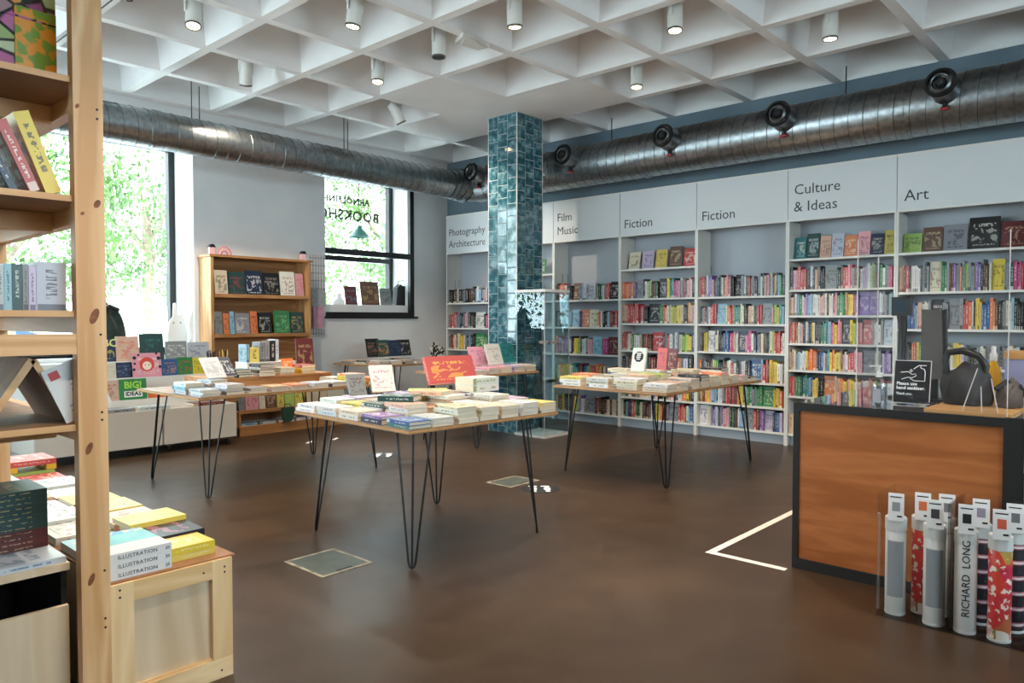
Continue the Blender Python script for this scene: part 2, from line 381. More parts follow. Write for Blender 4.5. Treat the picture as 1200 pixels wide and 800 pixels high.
# ================================================================== THE ROOM
XW, YW, XN, YN, ZC = 8.12, 8.55, -2.63, -3.1, 3.766
XS = 7.80                                   # front plane of the shelf wall
WT = .62                                    # thickness of the window wall
struct('floor', MB().box(XN - .3, YN - .3, -.2, XW + .2, YW + WT, 0), M['floor'], 'brown polished concrete floor of the shop', 'floor')
WINS = {3: (-1.9, .7, .95, 3.42), 1: (1.55, 3.90, .95, 3.42), 2: (5.68, 7.215, 1.39, 3.42)}
mb = MB(); xs = XN - .3
for k in (3, 1, 2):
    a, b, z0, z1 = WINS[k]
    mb.box(xs, YW, 0, a, YW + WT, 4.3); mb.box(a, YW, 0, b, YW + WT, z0); mb.box(a, YW, z1, b, YW + WT, 4.3); xs = b
mb.box(xs, YW, 0, XW + .2, YW + WT, 4.3)
struct('wall_left', mb, M['wall'], 'pale grey plaster wall with deep window openings', 'wall')
mb = MB(); mb.box(XW, YN - .3, 0, XW + .2, YW, 4.3)
struct('wall_right', mb, M['wall'], 'wall behind the white bookshelf bays', 'wall')
struct('trim_1', MB().box(7.9, YN, 2.94, XW, YW, ZC), noisy('bulkhead_paint_and_shade', '5f717d', '6a7c87', 2, .7), 'blue-grey bulkhead with painted-in shade, above the shelf signs behind the duct', 'bulkhead')  # blue-grey paint with the shade behind the duct mixed into its colour
def glazed(nm_, axis, c0, c1, z0, z1, lab, wn, wlab, n):
    """wall with one glazed opening c0..c1 by z0..z1, added out of view as fill daylight"""
    mb = MB()
    def bx(a, b, q0, q1): mb.box(a, YN - .3, q0, b, YN, q1) if axis == 'X' else mb.box(XN - .3, a, q0, XN, b, q1)
    lo, hi = (XN - .3, XW) if axis == 'X' else (YN, YW)
    bx(lo, c0, 0, 4.3); bx(c1, hi, 0, 4.3); bx(c0, c1, 0, z0); bx(c0, c1, z1, 4.3)
    struct(nm_, mb, M['wall'], lab, 'wall')
    gm = MB().box(c0 + .02, YN - .24, z0 + .02, c1 - .02, YN - .228, z1 - .02) if axis == 'X' else MB().box(XN - .24, c0 + .02, z0 + .02, XN - .228, c1 - .02, z1 - .02)
    g = struct(wn, gm, M['glass'], wlab, 'window')
    for k in range(n + 1):
        q = c0 + (c1 - c0 - .06) * k / n
        part('frame_bar', MB().box(0, -.03, 0, .06, .03, z1 - z0) if axis == 'X' else MB().box(-.03, 0, 0, .03, .06, z1 - z0), M['black'], g, (q, YN - .2, z0) if axis == 'X' else (XN - .2, q, z0))
glazed('wall_back', 'X', .9, 4.3, 1.7, 3.3, 'wall behind the camera with a high opening added for light', 'window_5', 'high unseen window added behind the camera for fill daylight', 2)  # invented window, adds cool fill daylight from behind the camera
glazed('wall_front', 'Y', 4.9, 7.9, 1.0, 3.4, 'wall left of the camera with a wide opening added for light', 'window_4', 'wide unseen window added left of the camera for fill daylight', 2)  # invented window, brightens the shelf wall, signs and ceiling

def window(k, mull, bars, lab):
    a, b, z0, z1 = WINS[k]; y = YW + WT - .1
    g = struct('window_%d' % k, MB().box(a + .02, y + .02, z0 + .02, b - .02, y + .028, z1 - .02), M['glass'], lab, 'window')
    fr = [(a, z0, a + .07, z1), (b - .07, z0, b, z1), (a + .07, z0, b - .07, z0 + .07), (a + .07, z1 - .07, b - .07, z1)]
    for x0, q0, x1, q1 in fr: part('frame_bar', MB().box(x0, y - .03, q0, x1, y + .06, q1), M['black'], g)
    for x in mull: part('mullion', MB().box(x - .03, y - .03, z0 + .07, x + .03, y + .06, z1 - .07), M['black'], g)
    for z in bars: part('transom', MB().box(a + .07, y - .03, z - .035, b - .07, y + .06, z + .035), M['black'], g)
    return g
window(3, [-.6], [], 'black framed unseen window beyond the left edge, added for daylight')  # out of view, put in for the daylight it lets in
window(1, [], [], 'tall black framed window with trees outside, left of bookcase')
w2 = window(2, [], [2.23], 'smaller black framed window with mirrored shop lettering')
# inner steel frame of the small window, flush with the wall
a, b, z0, z1 = WINS[2]
for nme, q in (('inner_frame_bar', (b - .075, YW - .012, z0, b, YW + .05, z1)), ('inner_frame_bar', (a, YW - .012, z0, b - .075, YW + .05, z0 + .06)),
               ('inner_frame_bar', (a, YW - .012, 2.235, b - .075, YW + .05, 2.315))):
    part(nme, MB().box(*q), M['black'], w2)
part('sill_ledge', MB().box(a - .02, YW - .03, z0 - .03, b + .06, YW, z0), M['blackm'], w2)
part('sill_board', MB().box(a + .001, YW + .055, z0 + .001, b - .001, YW + WT - .15, 1.555), M['reveal'], w2)
mb = MB().box(1.55, YW - .02, .92, 3.90, YW + WT - .15, .95)
struct('window_sill', mb, M['white'], 'white sill of the tall window behind the picture books', 'sill')

# ceiling: a grid of cast coffers
PX, PY = .96, .96; X0, Y0 = 3.13 - 6 * PX, 2.68 - 6 * PY
cb = MB(); cb.box(XN - .3, YN - .3, 4.23, XW + .2, YW + WT, 4.33); cb.box(7.93, YN, ZC, XW, YW, 4.23); cb.box(XN, 8.44, ZC, 7.93, YW, 4.23)
ceil = struct('ceiling', cb, M['ceil'], 'white waffle ceiling of square cast coffers', 'ceiling')
def coffer_mesh():
    m = MB(); h, i, t, d = .4801, .435, .35, .43
    L = [[(-q, -q, z), (q, -q, z), (q, q, z), (-q, q, z)] for q, z in ((h, .0), (i, 0), (t, d), (h, d))]
    vs = [p for l in L for p in l]; fs = []
    for j in range(2):
        for k in range(4): fs.append((j * 4 + k, j * 4 + (k + 1) % 4, j * 4 + 4 + (k + 1) % 4, j * 4 + 4 + k))
    fs.append((8, 9, 10, 11))
    for k in range(4): fs.append((k, (k + 1) % 4, 12 + (k + 1) % 4, 12 + k))
    # thin lip along the rib edge, as on the cast ribs
    m.add(vs, fs)
    return m.mesh('coffer', M['ceil'])
cm = coffer_mesh()
for p in cm.polygons: p.use_smooth = False
fm = MB().box(-.48, -.48, .0, .48, .48, .43).mesh('flat_coffer', M['ceil'])
flat = {(8, 9), (9, 8), (9, 9), (9, 10)}
for i in range(11):
    for j in range(12):
        link('coffer' if (i, j) not in flat else 'flat_coffer', cm if (i, j) not in flat else fm, ceil, (X0 + (i + .5) * PX, Y0 + (j + .5) * PY, ZC))

# tiled column
CX0, CX1, CY0, CY1 = 6.46, 6.925, 5.80, 6.265
col = struct('column', MB().box(CX0 + .006, CY0 + .006, 0, CX1 - .006, CY1 - .006, ZC), M['grout'], 'square column clad in teal glazed tiles', 'column')
def tile_mesh(hh):
    m = MB(); a, b, t = .0745, .069, .0065; c = hh / 2 - .0035; d = c - .0055
    m.add([(-a, 0, -c), (a, 0, -c), (a, 0, c), (-a, 0, c), (-b, -t, -d), (b, -t, -d), (b, -t, d), (-b, -t, d)],
          [(4, 5, 6, 7), (0, 1, 5, 4), (1, 2, 6, 5), (2, 3, 7, 6), (3, 0, 4, 7)])
    return m.mesh('tile', M['tile'])
TH = .1506; full, half = tile_mesh(TH), tile_mesh(TH / 2)
W3 = (CX1 - CX0) / 3
for side in range(4):
    for c in range(3):
        z = 0; rows = []
        if c == 1: rows = [(half, TH / 4)] + [(full, TH / 2 + (k + .5) * TH) for k in range(24)] + [(half, 24.75 * TH)]
        else: rows = [(full, (k + .5) * TH) for k in range(25)]
        for me, z in rows:
            u = (c - 1) * W3
            if side == 0: loc, rz = (CX0 + .006, (CY0 + CY1) / 2 - u, z), R(-90)
            elif side == 1: loc, rz = ((CX0 + CX1) / 2 + u, CY0 + .006, z), 0
            elif side == 2: loc, rz = (CX1 - .006, (CY0 + CY1) / 2 + u, z), R(90)
            else: loc, rz = ((CX0 + CX1) / 2 - u, CY1 - .006, z), R(180)
            link('tile', me, col, loc, (0, 0, rz))
for x, y in ((CX0, CY0), (CX1, CY0), (CX0, CY1), (CX1, CY1)):
    part('corner_trim', MB().box(-.005, -.005, 0, .005, .005, ZC), M['white'], col, (x + (.004 if x == CX0 else -.004), y + (.004 if y == CY0 else -.004), 0))

# ------------------------------------------------------------------ ventilation ducts
XD, ZD, RD = 7.5, 3.26, .25
YD, ZL, RL = 7.60, 3.225, .185
dr = thing('ventilation_duct', 'large spiral steel air duct with round nozzles above the shelf signs', 'duct', (XD, 0, ZD))
part('duct_tube', MB().cyl((0, -3.0, 0), (0, 7.45, 0), RD, n=40), M['duct'], dr, sm=True)
def helix(axis, a, b, r, pitch, tr):
    n = int((b - a) / pitch * 24); P = []
    for i in range(n + 1):
        t = i / 24 * 2 * math.pi; q = a + (b - a) * i / n
        P.append((r * math.cos(t), q, r * math.sin(t)) if axis == 'Y' else (q, r * math.cos(t), r * math.sin(t)))
    return MB().tube(P, tr, 4)
part('spiral_seam', helix('Y', -2.9, 7.3, RD + .001, .13, .0045), M['seam'], dr)
for y in (-1.2, 1.9, 4.65): part('joint_band', MB().cyl((0, y, 0), (0, y + .06, 0), RD + .008, n=40), M['duct'], dr, sm=True)
for y in (2.45, 5.15, 7.0):
    part('hanger_rod', MB().cyl((0, 0, 0), (0, 0, ZC - ZD - RD + .02), .006, n=8), M['blackm'], dr, (-.06, y, RD - .02))
nozY = (7.2, 5.62, 4.24, 2.97, 1.57, -.1)
for y in nozY:
    # short collar leaving the duct, ball nozzle with concentric rings and a red damper lever
    nz = part('nozzle', MB().cyl((-.16, 0, 0), (-.40, 0, .03), .125, .115, 28), M['duct'], dr, (0, y, .05), sm=True)
    part('nozzle_rim', MB().lathe([(.118, 0), (.128, .012), (.120, .03), (.098, .03), (.096, .004)], 28, ring=True), M['black'], nz, (-.40, 0, .03), (0, R(-83), 0), sm=True)
    part('nozzle_ring', MB().lathe([(.088, .0), (.088, .03), (.07, .045), (.062, .04), (.06, .0)], 28, ring=True), M['seam'], nz, (-.395, 0, .03), (0, R(-83), 0), sm=True)
    part('nozzle_core', MB().lathe([(.046, 0), (.046, .03), (.03, .05), (.012, .052)], 24), M['blackm'], nz, (-.395, 0, .03), (0, R(-83), 0), sm=True)
    lv = part('damper_lever', MB().box(-.02, -.012, -.05, .02, .012, 0).box(-.012, -.03, -.052, .012, .03, -.04), M['blackm'], nz, (-.26, 0, -.10))
    part('lever_grip', MB().box(-.022, -.032, -.066, .022, .032, -.05), plain('lever_red', 'a02a30', .5) if 'redl' not in M else M['redl'], lv)
dl = thing('ventilation_duct', 'slimmer spiral steel air duct running along the window wall', 'duct', (0, YD, ZL))
part('duct_tube', MB().cyl((XN + .05, 0, 0), (7.05, 0, 0), RL, n=36), M['duct'], dl, sm=True)
part('spiral_seam', helix('X', XN + .1, 7.0, RL + .001, .13, .004), M['seam'], dl)
part('elbow', MB().tube([(7.05, 0, 0), (7.2, -.01, .005), (7.34, -.05, .015), (7.45, -.1, .03), (7.5, -.17, .035)], [RL, RL + .02, RL + .04, RL + .055, RL + .05], 28), M['duct'], dl, sm=True)
for k in range(4): part('elbow_band', MB().cyl((7.02 + k * .09, -.004 * k * k, .003 * k), (7.04 + k * .09, -.004 * k * k, .003 * k), RL + .014 + k * .013, n=28), M['seam'], dl, sm=True)
for x in (.6, 3.5, 5.35):
    for dy in (-.05, .06): part('hanger_rod', MB().cyl((0, 0, 0), (0, 0, ZC - ZL - RL + .03), .005, n=8), M['blackm'], dl, (x + dy * 1.2, dy, RL - .02))
part('joint_band', MB().cyl((3.06, 0, 0), (3.12, 0, 0), RL + .007, n=36), M['duct'], dl, sm=True)

# ------------------------------------------------------------------ ceiling spotlights
def spotlight(x, y, zt, on, lab, aim=(0, 0), big=1.0):
    t = thing('ceiling_spotlight', lab, 'spotlight', (x, y, zt), 0, 'white cylinder spotlights hung in the ceiling coffers')
    top = 4.195 - zt
    part('stem', MB().cyl((0, 0, .14), (0, 0, top), .012, n=10).cyl((0, 0, top - .02), (0, 0, top), .045, n=16), M['lampw'], t)
    part('bracket', MB().box(-.072, -.012, -.02, -.064, .012, .14).box(.064, -.012, -.02, .072, .012, .14).box(-.072, -.012, .132, .072, .012, .14), M['lampw'], t)
    rot = (aim[0], aim[1], 0)
    bd = part('lamp_body', MB().lathe([(.052, -.13), (.06, -.125), (.06, .085), (.05, .10), (.03, .105)], 24), M['lampw'], t, (0, 0, 0), rot, sm=True)
    part('lens', MB().lathe([(.047, -.003), (.047, .0), (.03, .002)], 20), M['lens_on'] if on else M['lens_off'], bd, (0, 0, -.132))
    part('rim', MB().lathe([(.053, -.012), (.06, -.012), (.06, .004), (.048, .004)], 24, ring=True), M['lampring'], bd, (0, 0, -.128), sm=True)
    if on:
        l = bpy.data.lights.new('spot_beam', 'SPOT'); l.energy = SPOT_W; l.color = (1, .84, .66); l.spot_size = R(95); l.spot_blend = .5; l.shadow_soft_size = .05
        o = link('spot_beam', l, bd, (0, 0, -.16))
    return t
spotlight(2.663, 5.786, 3.76, True, 'white ceiling spotlight nearest the wooden post, top left', (R(-12), R(8)))
spotlight(3.633, 6.798, 3.76, True, 'lit white spotlight tilted towards the left wall bookcase', (R(25), R(-14)))
spotlight(3.512, 4.854, 3.77, True, 'lit white spotlight above the gap between near tables', (R(5), R(6)))
spotlight(4.385, 4.850, 3.76, False, 'unlit white spotlight beside the small white ceiling box', (R(0), R(0)))
spotlight(4.466, 5.808, 3.76, True, 'white spotlight third from the left in the middle row', (R(-6), R(8)))
spotlight(5.474, 6.789, 3.74, True, 'small lit spotlight tilted down to the right, left of column', (R(-8), R(-28)))
spotlight(4.351, 3.931, 3.77, True, 'lit white spotlight at the top centre, over the near table', (R(2), R(-4)))
spotlight(5.282, 3.054, 3.77, True, 'white spotlight right of the top centre one, above second table', (R(-4), R(6)))
spotlight(6.271, 4.048, 3.76, True, 'white spotlight between the column and the steel duct', (R(-4), R(6)))
spotlight(6.271, 2.195, 3.77, True, 'rightmost white spotlight, above the counter', (R(0), R(0)))
for x, y, lb in ((2.4, 2.2, 'added unseen spotlight above the camera, ahead of the counter'), (.75, 1.2, 'added unseen spotlight above the camera, nearest the pine unit'), (3.4, .3, 'added unseen spotlight above the poster tubes'), (1.75, 2.9, 'added unseen spotlight above the pine crate'), (-.9, 3.2, 'added unseen spotlight left of the pine unit')):  # out-of-view spotlights added to brighten the walls and foreground
    spotlight(x, y, 3.77, True, lb, (0, 0))
cbx = thing('ceiling_box', 'flat white sensor box on the ceiling rib beside unlit spotlight', 'sensor', (4.56, 4.62, ZC - .035))
part('box_body', MB().prism([(-.17, -.07), (-.07, -.11), (.17, -.05), (.15, .07), (-.10, .10)], 'Z', 0, .035), M['lampw'], cbx)
part('box_lid', MB().prism([(-.13, -.05), (-.05, -.08), (.13, -.03), (.11, .05), (-.07, .07)], 'Z', -.008, 0), M['white'], cbx)
# cable with hooks on the ceiling at the far left
ck = thing('hook_cable', 'thin black cable with hanging hooks across the ceiling, top left', 'cable', (2.14, 4.9, ZC - .02))
part('cable', MB().tube([(0, 0, 0), (.0, .9, -.01), (.01, 1.9, 0), (.0, 2.8, 0)], .006, 6), M['black'], ck)
for yy in (.85, 1.75): part('hook', MB().tube([(0, yy, 0), (0, yy, -.05), (.02, yy, -.08), (.05, yy, -.07), (.055, yy, -.04)], .006, 6).box(-.025, yy - .05, -.03, .025, yy + .05, .0), M['black'], ck)
# ================================================================== WHITE BOOKSHELF WALL
BAYS = [  # key, y left, y right, sign text, sign bottom, shelf heights (top of board), phrase
    ('photo', 8.47, 7.405, ['Photography', 'Architecture'], 2.35, [1.60, 1.22, .895, .53, .125], 'Photography Architecture bay'),
    ('mid', 7.405, 6.34, [], 2.385, [1.97, 1.60, 1.245, .89, .53, .125], 'bay half hidden behind the tiled column'),
    ('film', 6.34, 5.27, ['Film', 'Music'], 2.385, [1.605, 1.248, .895, .53, .125], 'Film Music bay'),
    ('fic1', 5.27, 4.21, ['Fiction'], 2.385, [1.972, 1.608, 1.30, .965, .67, .385, .13], 'left Fiction bay'),
    ('fic2', 4.21, 3.145, ['Fiction'], 2.385, [1.607, 1.297, .982, .656, .395, .13], 'right Fiction bay'),
    ('cult', 3.145, 2.083, ['Culture', '& Ideas'], 2.385, [1.985, 1.662, 1.39, 1.097, .816, .537, .13], 'Culture & Ideas bay'),
    ('art', 2.083, 1.02, ['Art'], 2.385, [1.987, 1.61, 1.257, .90, .52, .13], 'Art bay'),
    ('next', 1.02, -.04, [], 2.385, [1.987, 1.61, 1.257, .90, .52, .13], 'bay right of the Art bay')]
DEP = XW - XS - .002
for key, ya, yb, sign, sb, zs, ph in BAYS:
    W = ya - yb; h = W / 2 - .001
    lab = {'photo': 'white bookshelf bay headed Photography Architecture in the far corner', 'mid': 'white bookshelf bay half hidden behind the tiled column',
           'film': 'white bookshelf bay headed Film Music right of the column', 'fic1': 'left of the two white bookshelf bays headed Fiction',
           'fic2': 'right of the two white bookshelf bays headed Fiction', 'cult': 'white bookshelf bay headed Culture & Ideas', 'art': 'white bookshelf bay headed Art behind the counter',
           'next': 'white bookshelf bay past the right edge, beside the Art bay'}[key]
    t = thing('bookshelf_bay', lab, 'bookshelf', (XS, (ya + yb) / 2, 0), 0, 'white bookshelf bays along the right wall')
    part('back_panel', MB().box(DEP - .012, -h, .03, DEP, h, 2.92), M['shelfback'], t)
    for s in (-1, 1): part('side_panel', MB().box(0, min(s * h, s * (h - .018)), .0, DEP - .012, max(s * h, s * (h - .018)), sb), M['shelfw'], t)
    for z in zs: part('shelf', MB().box(.01, -h + .018, z - .022, DEP - .012, h - .018, z), M['shelfw'], t)
    part('plinth', MB().box(.06, -h + .018, 0, .08, h - .018, .10), M['shelfback'], t)
    sg = part('sign_panel', MB().box(-.002, -h + .002, sb + .012, .016, h - .002, 2.912), M['signw'], t)
    part('sign_rail', MB().box(-.006, -h, sb - .006, .03, h, sb + .012), M['shelfw'], t)
    part('top_rail', MB().box(-.006, -h, 2.912, .03, h, 2.935), M['shelfw'], t)
    n = len(sign)
    for i, s in enumerate(sign):
        cur = 0
        for wd_ in s.split(' '):
            tx = text(wd_, .152, M['text'], sg, (-.0028, h - .062 - cur, sb + .095 + (n - 1 - i) * .178), (R(90), 0, R(-90))); cur += max(v.co.x for v in tx.data.vertices) + .042
    # bookend wires on the upper boards
    for dy in ((.03, .12) if key in ('photo', 'film') else (.1,) if key == 'fic2' else ()):
        part('bookend_wire', MB().cyl((0, 0, 0), (0, 0, .36), .003, n=6), M['blackm'], t, (.14, h - .018 - dy, zs[0]))

# shelf rows, left to right; '(' ... ')' shows a book face out
ROWS = {
 'photo': ['kkkzwkkxkkzkswsnpwkxw', 'xrrrxxnnxpxkkk(w)kmmmdk', 'tdrczcyyocbnskk(g)ggtaak', 'kzrozkxdkrzokxrk', 'kxnrdzkgkxbnkrzd'],
 'mid': ['(a)(g)', 'wxrkgzwkrxbnk', 'kxgrzkxwbpkrz', 'xkxrwpxkbzyk', 'knzrygkxbwpo', 'xwkrzgbncyko'],
 'film': ['zkzorewnnk(z)bsw(q)wxgkgwxrr(k)', 'kxxkxxxxss(s)b(o)(c)oowkkwsrrkr', 'ppxpvvmhwkkyylkwwxpp(s)xmm(d)', 'gccoyyyctttndkbslrroooykczkxwxr', 'czzyokkknkyylvvw(x)krzkzdczccz'],
 'fic1': ['(c)(h)(y)(z)(r)', 'orooroxv(x)kwclckzgk(k)dylbtmmmpwxrnpppck', 'eerrrprdrkk(k)groccylyyycdkrywp', 'rrrccgcwczzrdd(r)dxrwxwxcllyyb', 'kxzrgcwxkrdzkbnyoxwk', 'kgrxzooocbrkkzdrxwoyzk', 'ckxxnnrrgkgczdkzzcbnyyoddx(x)rrrogwsbx'],
 'fic2': ['errdzwvvpdkxnnkwzoprkk(k)xwkzrrxkkxxwkepxcxnynsgga', 'xkxpkxwrrr(s)corrgttgcckkzeckdrr(x)pllyts', 'xzkkyy(w)xccckkkbbbbmmrcww(n)pmmwnbkkxeczkkgclrrrrrw', 'onxxkzwlgkkkzcwrwkxwwkn(b)srrdyyyww', 'zyozoypsskwwxkrrdrddoyyzsggxxggg(g)yyyo', '(w)cwxvvqxkxvppexkgkzzwss(x)rrcdvv(h)nnbbh'],
 'cult': ['(t)(a)(e)(q)(o)(p)(n)(y)', 'kpprrrrzkwkeekkk(x)kkzrrprxzkwhhwclxkgwxxrm', 'eepwtsgwpvssswwwcppewkccwrpggggoyyyrv(v)(v)wwxxzss', 'rrorgcwpkxwxkkyckkktgttxsmmoyrpp(k)yylxcrp(r)xwwwx(q)', 'eecxsswwwyoooonnbwxtyoyyyzpwwrrppp(x)ccxxhvvh', 'rrxggatttsbyykk(o)eeooypyycecpwwoycllpxrr', 'ecwxrkgbzwyokxcw'],
 'art': ['(l)(z)(x)(k)(d)', 'eedrkcwwwwkxkx(c)gggxddvxxoxglxxxvvkkzzc(y)xxammmr', 'kxxxkbbbxeecwwx(k)xx(x)xrrockyyybbboozkkxccskkkk', 'czkkkkorygkxxsswcsyycxwyyyhxxkkkxwc(x)kxxccqqk', 'kxzrgcwxkrdzkbnyoxwkcxw', 'xkbnrzwcokyxgkdzwxbk'],
 'next': ['(r)(n)(c)', 'kxzrgcwxkrdzkbnyoxwkcxw', 'xkbnrzwcokyxgkdzwxbk', 'wkxrnbzgycokxwdr', 'xkbnrzwcokyxgkdz', 'kxzrgcwxkrdzkbny']}
INDIV = {('cult', i) for i in range(6)} | {('art', i) for i in range(3)}
GRP = 'spines standing on the white shelf bays'
rest = BookBatch(); count = 0
cand = []
for key, ya, yb, sign, sb, zs, ph in BAYS:
    for ri, row in enumerate(ROWS[key]):
        z = zs[ri]; room = (zs[ri - 1] - .022 - z) if ri else (sb - z)
        items = []; i = 0
        while i < len(row):
            if row[i] == '(': items.append((row[i + 1], True)); i += 3
            else: items.append((row[i], False)); i += 1
        faceonly = all(f for _, f in items)
        avail = (ya - yb) - .05
        if faceonly:
            n = len(items); wds = [rnd.uniform(.15, .19) if key != 'art' else (.165, .17, .2, .25, .2)[k] for k in range(n)]
            if sum(wds) > avail * .98:
                f = avail * .96 / sum(wds); wds = [q * f for q in wds]
            gap = (avail - sum(wds)) / (n + 1); y = ya - .025 - gap
            for k, (c, _) in enumerate(items):
                hh = (.19, .24, .25, .30, .24)[k] if key == 'art' else rnd.uniform(.20, .27)
                cand.append(('face', key, ri, k, n, c, wds[k] * .97, hh, .02, XS + .10, y - wds[k] / 2, z, ph)); y -= wds[k] + gap
            continue
        wds = [rnd.uniform(.125, .15) if f else rnd.choice([.018, .022, .026, .03, .036]) for _, f in items]
        f = avail * rnd.uniform(.97, .995) / sum(wds)
        if key in ('mid', 'next', 'photo') and f > 1.9: f = 1.9
        y = ya - .025; base = min(room - .03, rnd.uniform(.195, .225))
        if key == 'art' and ri in (1, 2): base = min(room - .06, .25)
        for k, ((c, fo), wd) in enumerate(zip(items, wds)):
            wd = wd * f if not fo else min(wd * f, .2)
            hh = min(room - .02, base * rnd.choice([.9, .96, 1, 1, 1.04, 1.13]))
            if fo: cand.append(('face', key, ri, k, len(items), c, wd * .97, min(room - .02, base * 1.12), .02, XS + .045, y - wd / 2, z, ph))
            else: cand.append(('spine', key, ri, k, len(items), c, wd * .985, hh, rnd.uniform(.125, .16), XS + .025 + rnd.uniform(0, .018), y - wd / 2, z, ph))
            y -= wd
RW = ['top', 'second', 'third', 'fourth', 'fifth', 'sixth', 'bottom']
def rowname(key, ri):
    n = len(ROWS[key]); return 'bottom' if ri == n - 1 else 'top' if ri == 0 else RW[ri]
for kind, key, ri, k, n, c, wd, hh, d, x, y, z, ph in cand:
    row = rowname(key, ri)
    if kind == 'face':
        tilt = 9 if ri == 0 else 3
        leaning(wd, hh, d, c, x + .02, y, z, R(-90), tilt, '%s face-out book, %s along the %s shelf, %s' % (PAL[c][0], ORD[k], row, ph), 'face-out books on the white shelf bays')
    elif (key, ri) in INDIV:
        book(wd, d, hh, c, (x + d / 2, y, z + .0005), R(-90), 'stand', '%s spine, %s from the left, %s shelf of %s' % (PAL[c][0], ORD[k], row, ph), GRP); count += 1
    else:
        rest.book(wd, d, hh, c, 'stand', Matrix.Translation((x + d / 2, y, z + .0005)) @ Matrix.Rotation(R(-90), 4, 'Z'))
print('shelf books as individuals', count)
o = link('shelved_books', rest.mesh('shelved_books')); tag(o, 'remaining rows of coloured book spines on the other white shelf bays', 'books', None, 'stuff')
# ================================================================== placing by pixel on a known plane
fw = cam.rotation_euler.to_matrix() @ Vector((0, 0, -1)); rt = cam.rotation_euler.to_matrix() @ Vector((1, 0, 0)); up = cam.rotation_euler.to_matrix() @ Vector((0, 1, 0))
def at(u, v, x=None, y=None, z=None):
    d = fw + rt * ((u - 600) / F_PX) - up * ((v - 400) / F_PX); o = Vector((0, 0, CAM_H))
    t = (z - o.z) / d.z if z is not None else (x - o.x) / d.x if x is not None else (y - o.y) / d.y
    return o + d * t
# lettering on the outside of the small window's glass reads backwards from indoors
yy = YW + WT - .076; M['winlet'] = plain('window_letter_olive', '4a5230', .6)
q = at(433, 242, y=yy); text('ARNOLFINI', .135, M['winlet'], w2, (q.x, yy, q.z), (R(90), 0, 0), 'window_lettering', mirror=True, sp=1.12, bold=.006)
q = at(444, 262, y=yy); text('BOOKSHOP', .205, M['winlet'], w2, (q.x, yy, q.z), (R(90), 0, 0), 'window_lettering', mirror=True, sp=1.12, bold=.007)
def face_y(u0, u1, vt, vb, y, z, code, label, deg=8, t=.014, group=None, acc=None, rz=0, hard=None):
    """face-out book facing -Y between pixels u0..u1, top vt, bottom vb, standing on height z near plane y"""
    a, b = at(u0, (vt + vb) / 2, y=y), at(u1, (vt + vb) / 2, y=y)
    h = abs(at((u0 + u1) / 2, vt, y=y).z - at((u0 + u1) / 2, vb, y=y).z)
    return leaning(abs(b.x - a.x), h, t, code, (a.x + b.x) / 2, y, z, rz, deg, label, group, acc, hard)
def face_x(u0, u1, vt, vb, x, z, code, label, deg=8, t=.014, group=None, acc=None, rz=R(-90), hard=None):
    a, b = at(u0, (vt + vb) / 2, x=x), at(u1, (vt + vb) / 2, x=x)
    h = abs(at((u0 + u1) / 2, vt, x=x).z - at((u0 + u1) / 2, vb, x=x).z)
    return leaning(abs(b.y - a.y), h, t, code, x, (a.y + b.y) / 2, z, rz, deg, label, group, acc, hard)

# ================================================================== HAIRPIN TABLES
TOP = .772
def hairpin(fx, fy, sx, sy, parent):
    """one leg: plate under the top, three rods meeting at a rounded foot; (sx,sy) point inwards"""
    r = .0065; z1 = .75
    m = MB(); f = Vector((fx, fy, r))
    A = [Vector((fx + sx * .005, fy + sy * .14, z1)), Vector((fx + sx * .14, fy + sy * .005, z1)), Vector((fx + sx * .05, fy + sy * .05, z1))]
    e1 = Vector((-sx * .012, sy * .016, 0)); e2 = Vector((sx * .016, -sy * .012, 0))
    m.tube([A[0], f + e1 + Vector((0, 0, .035)), f + e1 * .6 + Vector((0, 0, .008)), f, f + e2 * .6 + Vector((0, 0, .008)), f + e2 + Vector((0, 0, .035)), A[1]], r, 8)
    m.tube([A[2], f + Vector((0, 0, .004))], r, 8)
    x0, x1 = sorted((fx + sx * -.01, fx + sx * .16)); y0, y1 = sorted((fy + sy * -.01, fy + sy * .16))
    m.prism([(fx - sx * .012, fy - sy * .012), (fx + sx * .16, fy - sy * .012), (fx + sx * .16, fy + sy * .04), (fx + sx * .04, fy + sy * .16), (fx - sx * .012, fy + sy * .16)], 'Z', .744, .75)
    return part('leg', m, M['black'], parent, sm=True)
def table(cx, cy, lx, ly, rz, ix, iy, lab, group='hairpin-leg display tables', zt=TOP):
    t = thing('display_table', lab, 'table', (cx, cy, 0), rz, group)
    part('tabletop', MB().box(-lx / 2, -ly / 2, .75, lx / 2, ly / 2, zt), M['tabletop'], t)
    part('edge_band', MB().box(-lx / 2 - .001, -ly / 2 - .001, .756, lx / 2 + .001, ly / 2 + .001, .766), M['mat'], t)
    for sx in (-1, 1):
        for sy in (-1, 1): hairpin(sx * (lx / 2 - ix), sy * (ly / 2 - iy), -sx, -sy, t)
    return t
TA = (3.083, 3.541, R(-3.2)); table(3.083, 3.541, 1.16, 1.20, R(-3.2), .09, .095, 'nearest square hairpin-leg table crowded with pale books in the middle')
table(5.93, 3.545, 1.74, 1.13, 0, .10, .055, 'hairpin-leg table of cream paperbacks in front of the Fiction bays')
table(3.33, 5.91, 1.74, 1.13, 0, .09, .055, 'long hairpin-leg table in front of the wooden bookcase and white carts')
table(5.87, 5.86, .99, .96, 0, .06, .06, 'hairpin-leg table with pink books against the tiled column')
table(6.22, 7.90, 1.06, .98, 0, .06, .05, 'small hairpin-leg table under the window in the far corner')

